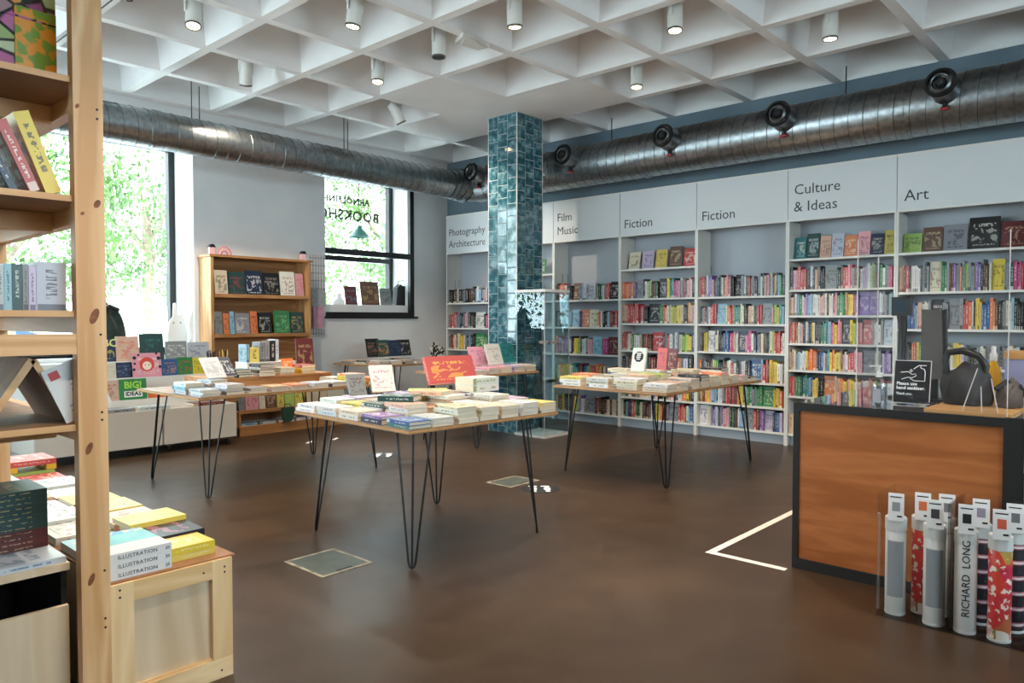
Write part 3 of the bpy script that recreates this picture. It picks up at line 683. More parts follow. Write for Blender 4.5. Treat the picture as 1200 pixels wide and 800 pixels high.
under = BookBatch()                          # books buried inside the stacks, of which the photo shows next to nothing
def stack(tf, lx, ly, z0, spec, where, wh=(.135, .20), rz=R(-90), jitter=.012, rot=.05, tk=None, inner=False):
    """books lying flat; spec is colour codes from bottom to top"""
    z = z0
    cx, cy, ct = tf; n = len(spec)
    for i, c in enumerate(spec):
        t = tk if tk else rnd.uniform(.014, .03); w_, h = wh[0] * rnd.uniform(.95, 1.0), wh[1] * rnd.uniform(.95, 1.0)
        X = lx + rnd.uniform(-jitter, jitter) * .5; Y = ly + rnd.uniform(-jitter, jitter) * .5
        wx = cx + X * math.cos(ct) - Y * math.sin(ct); wy = cy + X * math.sin(ct) + Y * math.cos(ct)
        k = n - 1 - i; pos = 'alone' if n == 1 else 'on top' if k == 0 else 'bottom' if i == 0 else ORD[k] + ' from top'
        if inner and k > 0: under.book(t, w_, h, c, 'flat', Matrix.Translation((wx, wy, z + .0004)) @ Matrix.Rotation(ct + rz + rnd.uniform(-rot, rot), 4, 'Z'))
        else: book(t, w_, h, c, (wx, wy, z + .0004), ct + rz + rnd.uniform(-rot, rot), 'flat', '%s book, %s, %s' % (PAL[c][0], pos, where), 'books stacked flat on the display tables')
        z += t + .0006
    return z
RN = ['front', 'second', 'third', 'fourth', 'fifth', 'back']
def grid(tf, xs, ys, spec, tname, wh, rz, z0=TOP + .0005, skip=()):
    tops = {}
    for j, y in enumerate(ys):
        for i, x in enumerate(xs):
            if (i, j) in skip: continue
            s = spec(i, j)
            if s: tops[i, j] = stack(tf, x, y, z0, s, '%s stack, %s row, %s' % (ORD[i], RN[j] if j < len(ys) - 1 else 'back', tname), wh, rz, inner=i > 0 and j > 0)
    return tops
# --- near table
def specA(i, j):
    fixed = {(0, 0): 'tb', (1, 0): 'wq', (2, 0): 'wcwc', (3, 0): 'ccc', (4, 0): 'cec', (5, 0): 'wqw', (6, 0): 'ccy', (0, 1): 'nv', (0, 2): 'wc', (0, 3): 'qw', (0, 4): 'ww',
             (1, 1): 'wcwe', (2, 1): 'cce', (1, 2): 'wwa', (1, 3): 'wly', (1, 4): 'www', (2, 4): 'hhh', (3, 3): 'chwv', (4, 3): 'wcyw', (5, 3): 'ewwc', (6, 1): 'wch', (6, 2): 'wwq', (5, 1): 'cwcw'}
    if (i, j) in fixed: return fixed[i, j]
    return ''.join(rnd.choice('wwccqhwewx') for _ in range(rnd.choice([2, 3, 3, 4])))
tA = grid(TA, [-.495 + .165 * k for k in range(7)], [-.49 + .245 * k for k in range(5)], specA, 'near table', (.145, .215), R(-90))
# --- table before the Fiction bays
TB = (5.93, 3.545, 0)
def specB(i, j):
    fixed = {(0, 0): 'ccw', (1, 0): 'cwe', (2, 0): 'ccec', (0, 1): 'cccw', (0, 2): 'wcw', (0, 3): 'wwy', (1, 3): 'cwyo', (1, 1): 'cwcwe', (2, 1): 'wcwl', (3, 0): 'cckk', (4, 0): 'cccc', (5, 0): 'ccco', (6, 0): 'ccc', (7, 0): 'pwp'}
    if (i, j) in fixed: return fixed[i, j]
    return ''.join(rnd.choice('wwccecwcbk') for _ in range(rnd.choice([2, 3, 4, 5])))
tB = grid(TB, [-.74 + .185 * k for k in range(9)], [-.43 + .285 * k for k in range(4)], specB, 'table before Fiction bays', (.15, .23), R(-90))
# --- long table by the carts
TC = (3.33, 5.91, 0)
def specC(i, j):
    fixed = {(0, 0): 'qwq', (1, 0): 'xqw', (2, 0): 'wx', (0, 1): 'qsw', (1, 1): 'sqwq', (3, 0): 'we', (4, 0): 'wo', (5, 0): 'wq', (6, 0): 'nw', (7, 0): 'wyyo', (7, 1): 'ccc', (8, 0): 'yo', (8, 1): 'oy', (2, 1): 'w'}
    if (i, j) in fixed: return fixed[i, j]
    return ''.join(rnd.choice('wqceyw') for _ in range(2))
grid(TC, [-.76 + .19 * k for k in range(9)], [-.43, -.16], specC, 'table by the carts', (.15, .22), R(-90), skip=[(3, 1), (4, 1), (5, 1), (6, 1)])
rs = thing('wooden_riser', 'low brown wooden riser on the table by the carts', 'riser', (3.36, 6.17, TOP))
part('riser_top', MB().box(-.52, -.27, .07, .62, .27, .085), M['orangewood'], rs)
for x in (-.52, .60): part('riser_end', MB().box(x, -.27, .0005, x + .02, .27, .07), M['orangewood'], rs)
part('riser_front', MB().box(-.50, -.262, .0005, .60, -.247, .07), M['orangewood'], rs)
RZ = TOP + .086
wb = thing('white_box', 'white cardboard box on the wooden riser holding a row of notebooks', 'box', (3.52, 6.27, RZ))
part('box_body', MB().box(-.24, -.11, .0005, .24, .11, .10), M['white'], wb)
part('box_lid', MB().box(-.245, -.115, .10, .245, .115, .106), M['white'], wb)
BZ = RZ + .107
for k, (c, hh, t) in enumerate([('s', .16, .03), ('y', .13, .09), ('x', .18, .045), ('x', .18, .045), ('k', .19, .05), ('q', .2, .03)]):
    xx = 3.305 + [0, .065, .14, .19, .245, .29][k]
    book(t, .14, hh, c, (xx, 6.27, BZ), 0, 'stand', '%s notebook, %s from left, on the riser white box' % (PAL[c][0], ORD[k]), 'notebooks on the white box').name = 'notebook'
face_y(348, 368, 392, 428, 6.40, RZ, 'd', 'dark purple picture book face out on the right end of riser', 6, acc='c8a860')
face_y(331, 344, 414, 431, 6.08, RZ, 'o', 'small orange card with an animal face on the riser', 10, acc='f4e8d8')
for nm_, xx, c1, c2, lb in (('pencil_pot', 2.93, 'cdb98a', 'ead9a8', 'patterned cream pencil pot crowded with pencils on the riser'), ('pencil_pot', 3.04, '1a1a1c', '1a1a1c', 'black pot of yellow-topped pencils on the riser')):
    pt = thing(nm_, lb, 'pencil pot', (xx, 6.12, RZ + .0005), 0, 'pencil pots on the riser')
    part('pot', MB().lathe([(.04, 0), (.047, .17), (.042, .17), (.036, .01)], 18), noisy('pot_' + c1, c1, c2 if c1 != c2 else c1, 60, .5, lo=.45, hi=.5) if c1 != c2 else M['blackm'], pt, sm=True)
    for k in range(9):
        a = k * .7; part('pencil', MB().cyl((.018 * math.cos(a), .018 * math.sin(a), .012), (.034 * math.cos(a), .034 * math.sin(a), .205 + .012 * (k % 3)), .0045, n=6), M['blackm'] if k % 2 or c1 != c2 else plain('pencil_yellow', 'd9a520', .4) if 'py' not in M else M['py'], pt)
stack((0, 0, 0), 3.12, 6.0, RZ, 'aaa', 'dark stack at the front of the riser', (.14, .2), R(-90))
stack((0, 0, 0), 2.98, 5.99, RZ, 'zo', 'small stack at the left front of the riser', (.1, .14), R(-90))
stack((0, 0, 0), 3.32, 5.99, RZ, 'wkwn', 'striped stack at the riser middle', (.15, .2), R(-90))
stack((0, 0, 0), 3.52, 6.0, RZ, 'ewc', 'peach stack right of the striped stack on riser', (.15, .2), R(-90))
stack((0, 0, 0), 3.75, 6.02, RZ, 'yyr', 'yellow stack at the right front of the riser', (.15, .2), R(-90))
leaning(.17, .2, .01, 'w', 2.79, 5.72, TOP + .105, R(10), 38, 'white booklet propped up at the left end of cart-side table', None, acc='9aa4b8')
leaning(.12, .19, .02, 'n', 2.93, 5.78, TOP + .105, R(10), 38, 'navy and white booklet propped beside the white booklet', None, acc='e8e8e8')

# display pieces on the near table
def wpos(tf, x, y): return (tf[0] + x * math.cos(tf[2]) - y * math.sin(tf[2]), tf[1] + x * math.sin(tf[2]) + y * math.cos(tf[2]))
p = at(536, 452, y=3.72); ob = leaning(.40, .20, .035, 'r', p.x + .02, 3.78, .895, R(-8), 24, 'large orange-red landscape picture book propped up on near table', None, acc='f6c23a', hard=True)
leaning(.155, .19, .02, 'w', 2.98, 3.83, .875, R(-22), 30, 'pale illustrated book with pink and lilac shapes propped on near table', None, acc='b26a9a')
leaning(.12, .14, .02, 'x', 2.83, 3.90, .862, R(-4), 22, 'small grey framed card left of pale illustrated book', None, acc='6a2c2c')
book(.03, .16, .22, 'a', (2.78, 3.42, .8735), R(-60), 'flat', 'dark green spined book lying askew on the near table')
book(.025, .15, .21, 'e', (2.96, 3.35, .898), R(-70), 'flat', 'peach book lying tilted across stacks beside dark green one')
book(.006, .19, .25, 'l', (3.17, 3.62, .89), R(-40), 'flat', 'thin pale green booklet lying open on the near table')
for k in range(2):
    book(.045, .17, .24, 'w', (3.47, 3.47, .878 + k * .046), R(0), 'flat', '%s white book with colourful patterned edge, back of near table' % ('upper' if k else 'lower'), 'two patterned-edge books', acc='8a9a3a')
leaning(.0001 + .14, .21, .02, 'w', 5.62, 3.60, .885, R(-90), 12, 'white book with black octagon emblem standing on Fiction-side table', None, acc='e6e4e0').name = 'emblem_book'
ew = bpy.data.objects['emblem_book']
oc = MB().prism([(.05 * math.cos(R(22.5 + 45 * k)), .05 * math.sin(R(22.5 + 45 * k))) for k in range(8)], 'Z', 0, .0008)
e_ = part('emblem', oc, M['textk'], ew, (0.0, -.0105, .13), (R(90), 0, 0))
for k in range(4): part('emblem_line', MB().box(-.024 + .004 * (k % 2), -.0115, .156 - k * .017, .024 - .003 * k % 2, -.0113, .164 - k * .017), M['textw'], ew)
ew.name = 'face_out_book'
face_x(770, 781, 398, 424, 6.05, .875, 'r', 'dark red novel face out on the Fiction-side table, left of pair', 8, acc='2c4a6a')
face_x(782, 793, 398, 424, 6.05, .875, 'd', 'maroon novel face out on the Fiction-side table, right of pair', 8, acc='d8a890')
# corner and column tables
TE = (6.22, 7.90, 0)
grid(TE, [-.42 + .2 * k for k in range(5)], [-.34, -.05, .24], lambda i, j: ''.join(rnd.choice('ewcxk') for _ in range(2)), 'corner table', (.16, .24), R(-90))
face_y(431, 446, 396, 418, 7.93, .85, 'k', 'dark novel face out on corner table, leftmost', 14, acc='8a6a5a')
face_y(444, 457, 398, 418, 7.90, .85, 'a', 'dark teal novel with orange corner, second on corner table', 14, acc='e88a4a')
face_y(455, 471, 399, 418, 7.93, .85, 'n', 'navy novel face out on corner table, third', 14, acc='3a5a6a')
face_y(468, 482, 399, 418, 7.95, .85, 'k', 'black novel with white figures on corner table, fourth', 14, acc='c8c8c0')
TD = (5.87, 5.86, 0)
def specD(i, j):
    return {(0, 0): 'ph', (1, 0): 'hcp', (2, 0): 'ccp', (3, 0): 'hvh', (4, 0): 'ccc'}.get((i, j)) or ''.join(rnd.choice('pcewh') for _ in range(2))
grid(TD, [-.4 + .2 * k for k in range(5)], [-.33, -.05, .23], specD, 'column table', (.17, .24), R(-90))
face_y(553, 571, 408, 430, 5.75, .85, 'p', 'pink novel propped up on the column table', 22, acc='b04a9a')
face_y(573, 590, 404, 429, 5.62, .85, 'w', 'white novel with pale print propped on the column table', 20, acc='9ab0a0')
face_y(590, 604, 407, 430, 5.80, .85, 't', 'teal novel propped behind the white one on column table', 18, acc='124a48')
cr = thing('card_rack', 'black and white patterned card rack left of the orange-red book', 'card rack', (6.50, 7.30, 0))
part('rack_pole', MB().cyl((0, 0, 0), (0, 0, 1.05), .012, n=10).cyl((0, 0, 0), (0, 0, .015), .14, n=24), M['blackm'], cr)
for k in range(2):
    tr = part('rack_tray', MB().box(-.14, -.10, .0, .14, .02, .015), M['mat'], cr, (0, -.02, .60 + k * .22))
    part('patterned_card', MB().box(-.12, -.012, .017, .12, 0, .19), noisy('card_pattern%d' % k, 'd8d0c4', '1a1a1e', 26, .6, lo=.48, hi=.52), tr, (0, -.06, 0), (R(-8), 0, 0))
o = link('stacked_books', under.mesh('stacked_books')); tag(o, 'lower books buried inside the flat stacks on the display tables', 'books', None, 'stuff')

# ================================================================== COUNTER
cn = thing('sales_counter', 'sales counter with orange-brown wood front and black edges, right', 'counter', (4.0, .565, 0))
yl = 1.0                                                     # left corner, local
part('front_panel', MB().box(0, .04, .055, .02, yl - .03, .858), M['veneer'], cn)
part('side_panel', MB().box(.03, yl - .02, .05, 1.75, yl - .004, .862), M['veneer'], cn)
part('plinth', MB().box(-.012, .0, 0, .03, yl, .055), M['blackm'], cn)
part('corner_post', MB().box(-.012, yl - .03, .055, .03, yl, .90), M['blackm'], cn)
part('corner_post', MB().box(-.012, -.035, .0, .03, .04, .90), M['blackm'], cn)
part('top_edge', MB().box(-.012, .04, .858, .0, yl - .03, .90), M['blackm'], cn)
part('carcass', MB().box(.03, -.03, .05, .06, yl - .03, .86), M['blackm'], cn)
m, nt, b = nm('counter_gloss_top'); b.inputs['Base Color'].default_value = lin('5d5550'); b.inputs['Roughness'].default_value = .06; b.inputs['Specular IOR Level'].default_value = 1.0; b.inputs['Coat Weight'].default_value = 1.0; b.inputs['Coat IOR'].default_value = 2.0; M['gloss'] = m
part('worktop', MB().box(0, -.03, .862, 1.75, yl, .90), M['gloss'], cn)
c2 = thing('sales_counter', 'next counter unit at the right edge with dark frame and pale panel', 'counter', (4.0, -.62, 0))
part('front_panel', MB().box(0, .02, .055, .02, 1.1, .858), noisy('panel_beige', '7f6a4f', '8c7658', 5, .5), c2)
part('frame_post', MB().box(-.012, 1.1, 0, .03, 1.14, .90), M['blackm'], c2)
part('plinth', MB().box(-.012, .0, 0, .03, 1.1, .055), M['blackm'], c2)
part('worktop', MB().box(-.012, 0, .86, 1.75, 1.1, .90), M['mat'], c2)
CZ = .9005
# clear acrylic screen
sg = thing('acrylic_screen', 'clear acrylic screen standing on the counter', 'screen', (4.03, .60, CZ))
part('front_pane', MB().box(0, 0, 0, .005, .655, .86), M['acrylic'], sg)
part('side_pane', MB().box(.005, .65, 0, .33, .655, .80), M['acrylic'], sg)
for q in ((-.001, -.003, 0, .006, .0, .86), (-.001, .655, 0, .006, .659, .86), (.33, .65, 0, .334, .656, .80)): part('pane_edge', MB().box(*q), M['acredge'], sg)
# hand sanitiser
hs = thing('sanitiser_bottle', 'clear pump bottle of hand sanitiser on the counter', 'bottle', (4.13, 1.175, CZ))
part('bottle', MB().lathe([(.036, 0), (.038, .008), (.038, .115), (.03, .135), (.013, .145), (.013, .155)], 20), glassy('clear_bottle', (.86, .88, .9), 3.5), hs, sm=True)
part('gel', MB().lathe([(.033, .004), (.034, .012), (.034, .095), (.03, .1)], 20), glassy('gel', (.72, .75, .78), 1.4), hs, sm=True)
part('bottle_label', MB().box(-.0385, -.02, .02, -.0375, .02, .09), plain('sanitiser_label', 'a8aab2', .5), hs)
pu = part('pump', MB().lathe([(.016, .15), (.016, .172), (.006, .176), (.006, .2), (.012, .202), (.012, .212)], 16), M['white'], hs, sm=True)
part('spout', MB().cyl((0, 0, .207), (0, .045, .203), .005, n=8), M['white'], pu)
# black sanitiser notice in an acrylic holder, tilted back
sn = thing('counter_sign', 'black notice asking customers to use hand sanitiser, on the counter', 'sign', (4.29, 1.065, CZ), R(-86))
tl = part('sign_holder', MB().box(-.088, .0, .0, .088, .003, .232), M['acredge'], sn, (0, 0, .006), (R(-14), 0, 0))
part('holder_foot', MB().box(-.088, 0, 0, .088, .10, .004), M['acrylic'], sn)
bd = part('notice', MB().box(-.084, -.0025, .004, .084, -.0005, .228), plain('notice_black', '15171c', .35), tl)
rx = (R(90), 0, 0)
text('Please use', .0235, M['textw'], bd, (-.072, -.003, .098), rx, bold=.0006); text('hand sanitiser.', .0235, M['textw'], bd, (-.072, -.003, .075), rx, bold=.0006)
text('Thank you.', .017, M['textw'], bd, (-.072, -.003, .046), rx, bold=.0003)
for pth in ([(-.055, .165), (-.02, .17), (.0, .155), (.012, .16), (.02, .15), (.0, .137), (-.02, .14), (-.05, .128)], [(.005, .185), (.03, .205), (.065, .205)], [(.038, .205), (.038, .192), (.055, .185), (.06, .17), (.06, .122), (.01, .122), (-.01, .134)], [(-.012, .176), (-.006, .182), (.0, .176), (-.006, .168), (-.012, .176)]):
    part('hand_icon_line', MB().tube([(x, -.003, z) for x, z in pth], .0021, 6), M['textw'], bd)
# tan board, phone and other till clutter
part('wooden_mat', MB().box(0, 0, 0, .46, .36, .012), M['mat'], None, (4.045, .585, CZ)); tag(bpy.data.objects['wooden_mat'], 'thin tan wooden board lying on the counter top', 'board')
def lump(name, parent, sx, sy, sz, mat, seed=0, cut=.45):
    bm = bmesh.new(); bmesh.ops.create_icosphere(bm, subdivisions=4, radius=1)
    for v in bm.verts:
        x, y, z = v.co; k = 1 + .10 * math.sin(5 * x + 2 * z + seed) * math.cos(4 * y + 1 + seed) + .05 * math.sin(11 * y + 6 * z + seed)
        v.co = Vector((x * sx * k, y * sy * k, max(0, (z + cut) / (1 + cut) * sz * k)))
    me = bpy.data.meshes.new(name); bm.to_mesh(me); bm.free(); me.materials.append(mat); return smooth(link(name, me, parent), 80)
M['bagcloth'] = noisy('bag_cloth', '19181a', '2a282a', 20, .75, bump=.3); M['taupe'] = noisy('taupe_cloth', '4a403a', '625650', 14, .85, bump=.3)
bk_ = thing('black_bag', 'slumped black bag with a loop handle on the counter', 'bag', (4.40, .828, CZ + .0125))
lump('bag_body', bk_, .115, .118, .205, M['bagcloth'], 1)
part('handle', MB().tube([(-.02, .085, .15), (-.02, .10, .22), (-.02, .085, .265), (-.02, .02, .275), (-.02, -.05, .25), (-.02, -.085, .20), (-.02, -.08, .15)], [.014, .017, .018, .018, .018, .017, .014], 12), M['black'], bk_, sm=True)
part('cable', MB().tube([(-.12, .1, .006), (-.15, .16, .005), (-.10, .20, .006), (-.03, .17, .006)], .004, 6), M['black'], bk_)
tb_ = thing('taupe_cloth', 'dark taupe folded cloth beside the black bag on the counter', 'cloth', (4.40, .642, CZ + .0125))
lump('cloth_body', tb_, .10, .056, .135, M['taupe'], 3); part('fold', MB().tube([(-.08, .05, .09), (-.04, .01, .125), (.02, -.035, .10), (.05, -.06, .05)], [.012, .016, .016, .01], 8), M['bagcloth'], tb_, sm=True)
yb = thing('yellow_bottle', 'yellow spray bottle with white cap on the counter', 'bottle', (4.92, .80, CZ))
part('bottle', MB().lathe([(.036, 0), (.04, .02), (.04, .13), (.034, .17), (.02, .2), (.017, .215)], 20), plain('yellow_liquid', 'e0a80e', .2), yb, sm=True)
part('cap', MB().lathe([(.019, .215), (.019, .25), (.012, .265), (.012, .295), (.008, .298)], 16), M['white'], yb, sm=True)
lb = thing('lavender_box', 'lavender grey storage box on the right of counter', 'box', (4.75, .575, CZ))
part('box_body', MB().box(-.10, -.02, 0, .10, .13, .24), plain('lavender', '8f8fae', .5), lb); part('box_lid', MB().box(-.105, -.025, .2405, .105, .135, .28), M['mat'], lb)
sc2 = thing('barcode_scanner_stand', 'tall black scanner stand with square head on the counter', 'scanner', (4.62, 1.195, CZ))
part('base', MB().lathe([(.07, 0), (.07, .012), (.02, .02)], 20), M['black'], sc2)
part('pole', MB().tube([(0, 0, .015), (.0, .0, .25), (.01, .0, .42), (.0, .01, .50)], [.022, .02, .022, .028], 12), M['black'], sc2, sm=True)
hd = part('scanner_head', MB().box(-.05, -.045, .47, .03, .045, .575), M['black'], sc2); part('scanner_window', MB().box(-.0515, -.03, .49, -.0503, .03, .555), M['vandark'], hd)
mo = thing('till_monitor', 'dark grey back of a till monitor on the counter', 'monitor', (4.60, 1.03, CZ), R(-90))
part('screen_back', MB().prism([(-.06, .12), (.05, .12), (.04, .50), (-.06, .505)], 'Y', -.015, .012), noisy('monitor_grey', '4a4644', '55504d', 8, .4), mo)
part('screen_face', MB().prism([(-.055, .13), (.046, .13), (.036, .49), (-.055, .495)], 'Y', .012, .016), M['black'], mo)
part('monitor_side', MB().prism([(.0505, .12), (.068, .11), (.056, .505), (.0405, .50)], 'Y', -.012, .03), M['black'], mo)
part('neck', MB().box(-.025, -.01, .01, .025, .01, .16), M['black'], mo); part('foot', MB().box(-.08, -.06, 0, .08, .06, .01), M['black'], mo)
wr = thing('leaflet_holder', 'clear triangular leaflet holder on the tan board', 'holder', (4.07, .64, CZ + .0125))
part('holder_side', MB().prism([(0, 0), (.14, 0), (.085, .20), (.06, .20)], 'X', 0, .002), M['acrylic'], wr)
for a_, b_ in (((.145, 0), (.085, .205)), ((.065, 0), (.07, .12)), ((0, 0), (.03, .16))): part('holder_edge', MB().tube([(0, a_[0], 0), (0, b_[0], b_[1])], .0022, 6), M['acredge'], wr)

# mailing tubes in clear boxes before the counter
TUBEPAT = {}
def tube_mat(kind):
    m, nt, b = nm('tube_' + kind); L = nt.links.new; tc = N(nt, 'ShaderNodeTexCoord')
    if kind == 'fruit':
        v = N(nt, 'ShaderNodeTexVoronoi'); v.inputs['Scale'].default_value = 15; L(tc.outputs['Object'], v.inputs[0])
        r = ramp(nt, [(.15, 'e8e0d4'), (.3, 'b8203a'), (.45, 'd8442e'), (.58, 'c42a48'), (.72, 'a8a83a'), (.85, '3a1a2a')]); L(v.outputs['Color'], r.inputs[0])
        n = N(nt, 'ShaderNodeTexNoise'); n.inputs['Scale'].default_value = 45; L(tc.outputs['Object'], n.inputs[0]); r2 = ramp(nt, [(.58, (0, 0, 0)), (.62, (1, 1, 1))]); L(n.outputs[0], r2.inputs[0])
        mx = N(nt, 'ShaderNodeMix', data_type='RGBA'); L(r2.outputs[0], mx.inputs[0]); L(r.outputs[0], mx.inputs[6]); mx.inputs[7].default_value = lin('eadcd0'); L(mx.outputs[2], b.inputs['Base Color'])
    else:
        sp = N(nt, 'ShaderNodeSeparateXYZ'); L(tc.outputs['Object'], sp.inputs[0]); mu = N(nt, 'ShaderNodeMath', operation='MULTIPLY'); mu.inputs[1].default_value = 15; L(sp.outputs[2], mu.inputs[0])
        fr = N(nt, 'ShaderNodeMath', operation='FRACT'); L(mu.outputs[0], fr.inputs[0]); r = ramp(nt, [(0, '23272e'), (.42, '23272e'), (.43, '8a3a4c'), (.5, 'd8cfd0'), (.62, 'd8cfd0'), (.63, 'b46a7a'), (.72, '23272e')]); r.color_ramp.interpolation = 'CONSTANT'
        L(fr.outputs[0], r.inputs[0]); L(r.outputs[0], b.inputs['Base Color'])
    b.inputs['Roughness'].default_value = .3
    return m
M['fruit'], M['stripe'] = tube_mat('fruit'), tube_mat('stripe'); M['tubew'] = plain('tube_white', 'd0d2d0', .3); M['tubeg'] = plain('tube_grey_print', '8d9499', .4); M['pwall'] = plain('tag_white', 'dcdcdc', .5)
def clear_tube(x, y, kind, lab, price='d4493a', r=.043, h=.445):
    t = thing('poster_tube', lab, 'poster tube', (x, y, .006), R(-77), 'poster tubes in clear boxes by the counter')
    body = {'fruit': 'fruit', 'stripe': 'stripe'}.get(kind, 'tubew')
    part('tube', MB().lathe([(r - .001, .012), (r, .014), (r, h - .06), (r - .001, h - .058)], 24), M[body], t, sm=True)
    part('end_cap', MB().lathe([(r, 0), (r + .001, .003), (r + .001, .012)], 24), M['tubew'], t, sm=True)
    part('lid', MB().lathe([(r + .002, h - .06), (r + .002, h - .004), (r - .002, h)], 24), M['tubew'], t, sm=True)
    if kind == 'grey':
        n = 9; vs = []; fs = []
        for i in range(n):
            a = R(-90 - 48 + 96 * i / (n - 1)); vs += [((r + .0008) * math.cos(a), (r + .0008) * math.sin(a), .085), ((r + .0008) * math.cos(a), (r + .0008) * math.sin(a), .34)]
        part('print', MB().add(vs, [(2 * i, 2 * i + 2, 2 * i + 3, 2 * i + 1) for i in range(n - 1)]), M['tubeg'], t, sm=True)
    if kind == 'name': text('RICHARD  LONG', .043, M['textk'], t, (.014, -(r + .0012), .075), (R(90), R(-90), 0), sp=1.0)
    tg = part('price_tag', MB().box(-.032, -.001, 0, .032, .001, .125), M['pwall'], t, (0, -r - .003, h - .012), (R(-6), 0, 0))
    part('tag_picture', MB().box(-.016, -.0016, .045, .016, -.0011, .085), plain('tagpic_' + price, price, .6), tg)
    part('tag_line', MB().box(-.024, -.0016, .105, .022, -.0011, .11).box(.004, -.0016, .018, .024, -.0011, .026), M['textk'], tg)
    return t
clear_tube(3.668, .962, 'grey', 'white poster tube with grey photo print, leftmost in clear box', '8a8d96')
clear_tube(3.76, .875, 'fruit', 'red fruit-patterned poster tube second from left', 'c8643a')
clear_tube(3.648, .800, 'grey', 'white poster tube with plain grey print, third from left', '3a3a3e')
clear_tube(3.80, .787, 'name2', 'plain white poster tube behind the third one', '77777c')
clear_tube(3.648, .680, 'name', 'white poster tube lettered RICHARD LONG', '1c1c20')
clear_tube(3.80, .655, 'stripe', 'striped black, white and pink poster tube behind right', '8a8494')
clear_tube(3.648, .555, 'fruit', 'red fruit-patterned poster tube at the front right', 'c85a3a')
clear_tube(3.80, .53, 'stripe', 'second striped poster tube half cut by the right edge', '6a6a70')
for y0, y1, lb in ((.735, 1.02, 'left clear plastic box of poster tubes by the counter'), (.42, .729, 'right clear plastic box of poster tubes by the counter')):
    cb_ = thing('clear_box', lb, 'box', (3.59, y0, 0), 0, 'clear boxes of poster tubes')
    W, D, Hh = .27, y1 - y0, .56
    part('base', MB().box(0, 0, 0, W, D, .005), M['acrylic'], cb_)
    for q in ((0, 0, .005, .003, D, Hh), (W - .003, 0, .005, W, D, Hh), (.003, 0, .005, W - .003, .003, Hh), (.003, D - .003, .005, W - .003, D, Hh)): part('side_pane', MB().box(*q), M['acrylic'], cb_)
    for x_, y_ in ((0, 0), (0, D), (W, 0), (W, D)): part('corner_edge', MB().cyl((x_, y_, 0), (x_, y_, Hh), .002, n=6), M['acrylic'], cb_)

# glass case beside the column
vt = thing('glass_case', 'tall clear glass display case beside the tiled column', 'display case', (6.41, 5.335, 0))
part('base', MB().box(0, 0, 0, .46, .455, .03), M['white'], vt); part('top', MB().box(0, 0, 1.66, .46, .455, 1.69), M['white'], vt)
for q in ((.006, .006, .03, .011, .45, 1.66), (.45, .006, .03, .455, .45, 1.66), (.011, .006, .03, .45, .011, 1.66)): part('glass_pane', MB().box(*q), M['vitglass'], vt)
for z in (.62, 1.06): part('glass_shelf', MB().box(.012, .012, z, .449, .45, z + .006), M['acrylic'], vt)
for x_, y_ in ((.006, .006), (.45, .006)): part('edge_strip', MB().box(x_, y_, .03, x_ + .006, y_ + .006, 1.66), M['acredge'], vt)
for k in range(4):
    t = thing('ornament', 'pink ornament %s on the glass case upper shelf' % ('nearest the column side', 'second', 'third', 'at the right end')[k], 'ornament', (6.50 + k * .085, 5.45 + .02 * (k % 2), 1.067), 0, 'pink ornaments in the glass case')
    part('bowl', MB().lathe([(.012, 0), (.03, .012), (.034, .035), (.028, .035), (.02, .02)], 16, ring=True), noisy('pinkware%d' % k, 'd88a80', 'e8d2cc', 40, .4), t, sm=True)
    part('foot_ring', MB().lathe([(.015, -.0005), (.015, .004)], 12), M['white'], t)
lk = thing('case_lock', 'small dark lock bracket on the glass case shelf', 'lock', (6.60, 5.40, .627)); part('lock_body', MB().box(-.06, -.015, 0, .10, .015, .03), M['blackm'], lk); part('lock_pin', MB().cyl((.1, 0, .015), (.14, 0, .015), .008, n=8), M['chrome'], lk)

# ================================================================== FLOOR MARKS
tp = thing('floor_tape', 'white tape corner on the floor before the counter', 'tape')
part('tape_strip', MB().box(3.90, 1.99, .0003, 5.75, 2.035, .0012), M['tape'], tp); part('tape_strip', MB().box(3.90, 1.57, .0003, 3.945, 1.99, .0012), M['tape'], tp)
def floor_disc(x, y, rz, lab):
    d = thing('floor_disc', lab, 'floor sticker', (x, y, 0), rz, 'black distancing stickers')
    part('disc', MB().cyl((0, 0, .0003), (0, 0, .0012), .155, n=40), plain('disc_black', '1e1e20', .5), d)
    for k in range(2):
        part('footprint', MB().prism([(.028 * math.cos(a) * 1.0 - .055 + k * .11, .06 * math.sin(a)) for a in [R(i * 30) for i in range(12)]], 'Z', .0013, .0016), M['textw'], d)
        part('heel_print', MB().prism([(.022 * math.cos(a) - .055 + k * .11, -.085 + .02 * math.sin(a)) for a in [R(i * 45) for i in range(8)]], 'Z', .0013, .0016), M['textw'], d)
    for k in range(2): part('arrow_bar', MB().box(-.09 + k * .1, .085 - .01, .0013, -.02 + k * .1, .10, .0016), M['textw'], d)
floor_disc(4.49, 3.78, R(-45), 'black round sticker with white footprints, right of near table')
floor_disc(4.56, 5.88, R(-45), 'black round sticker with white footprints, seen behind near table')
M['hatch'] = noisy('hatch_edge', '6e6656', 'a09682', 16, .6)
